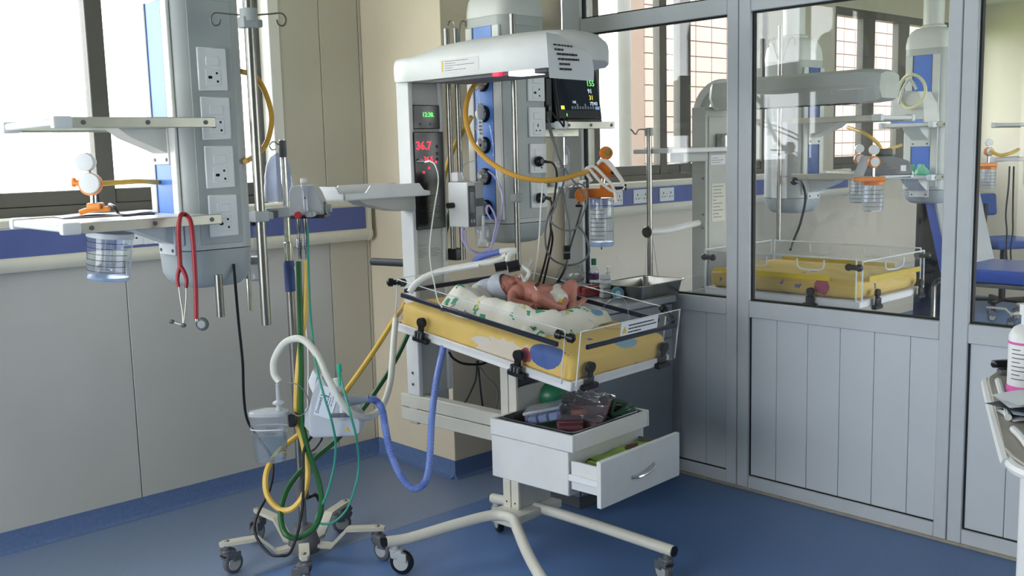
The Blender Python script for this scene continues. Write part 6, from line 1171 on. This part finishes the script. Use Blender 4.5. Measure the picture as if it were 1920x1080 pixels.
e = thing('hanging_cloth', 'dark navy cloth hanging behind the couch backrest', 'cloth', (6.43, 3.06, .0)); MB().box((.02, .0, 1.165), (.42, .012, 1.18), .004).o('hanger_bar', steel, e); MB().box((.2, 0, 0), (.22, .02, 1.17), .004).o('hanger_post', steel, e)
MB().grid(lambda a, b: (.02 + .4 * a, -.01 + .02 * math.sin(a * 22) * (1 - b * .5), .25 + .92 * b), 40, 10).o('cloth', mat('navy_cloth', '171d2e', 0.9, var=0.1), e)
# ---------------- blue chair, far pendant end and second stand
q = V((9.62, 3.72, 0)); t = thing('office_chair', 'small blue office chair with black frame by the far ward wall', 'chair', q, R_(-30)); nb_ = mat('dull_blue_fabric', '34508e', 0.8, var=0.08)
MB().box((-.23, -.22, .56), (.23, .22, .65), .035, 3).o('seat', nb_, t); MB(T(0, .22, 0) @ MX.Rotation(R_(-8), 4, 'X')).box((-.2, 0, .84), (.2, .06, 1.05), .03, 3).o('backrest', nb_, t)
MB().tube([(0, .05, .55), (0, .22, .55), (0, .27, .65), (0, .26, .95)], .018, 8, 5).o('back_arm', black_pl, t); MB().cyl((0, 0, .08), (0, 0, .56), .03, sides=14).o('gas_lift', black_pl, t)
for k in range(5): M = MX.Rotation(R_(72 * k), 4, 'Z'); MB(M).box((0, -.02, .06), (.27, .02, .09), .008).o('base_leg', black_pl, t); MB(M).cyl((.26, -.02, .03), (.26, .02, .03), .03, sides=14).o('castor', black_pl, t)
c0 = at(1985, 350, 7.2); p5 = pendant('ward pendant at the far right with orange regulator, cut by the photo edge', c0.x + .128, c0.y + .13, 0)
z5, z6 = at(1890, 237, 7.0).z, at(1900, 302, 7.0).z
shelf(p5, -.60, -.10, -.17, .15, z5, gusset=(-.3, 0)); shelf(p5, -.60, -.10, -.17, .15, z6, gusset=(-.3, 0))
ward_jar('clear suction jar with orange lid at the far right ward shelf', 1851, 354, 6.9)
hose('gas_hose', path(6.8, (1856, 282), (1875, 291), (1895, 287), (1910, 280, 7.0)), .011, yellow_hose, 'yellow gas hose at the far right ward pendant')
for k, (x, lab) in enumerate(((1889, 'wavy black cable hanging at the far right ward pendant'), (1897, 'straight black cable hanging at the far right ward pendant'))): hose('power_cable', path(7.0, (x + 4, 312), (x + (2 if k == 0 else 3), 350), (x - (3 if k == 0 else -2), 400), (x - (1 if k == 0 else -2), 435), (x - 2, 470), (x, 500)), .006, black_cable, lab, 'cable')
c = copy_tree(iv); c.location = (8.9, 3.22, 0); c.rotation_euler = (0, 0, R_(-60)); tag(c, 'drip stand on five cream legs standing beyond the blue couch in the ward', 'drip stand')
for o in list(c.children):
    if o.name.startswith('grip'): bpy.data.objects.remove(o)
hose('floor_cable', [V((8.3, 3.3, .006)), V((8.5, 3.0, .006)), V((8.3, 2.7, .006)), V((8.7, 2.4, .006)), V((8.4, 2.0, .006))], .006, black_cable, 'black cable snaking over the ward floor under the couch', 'cable')
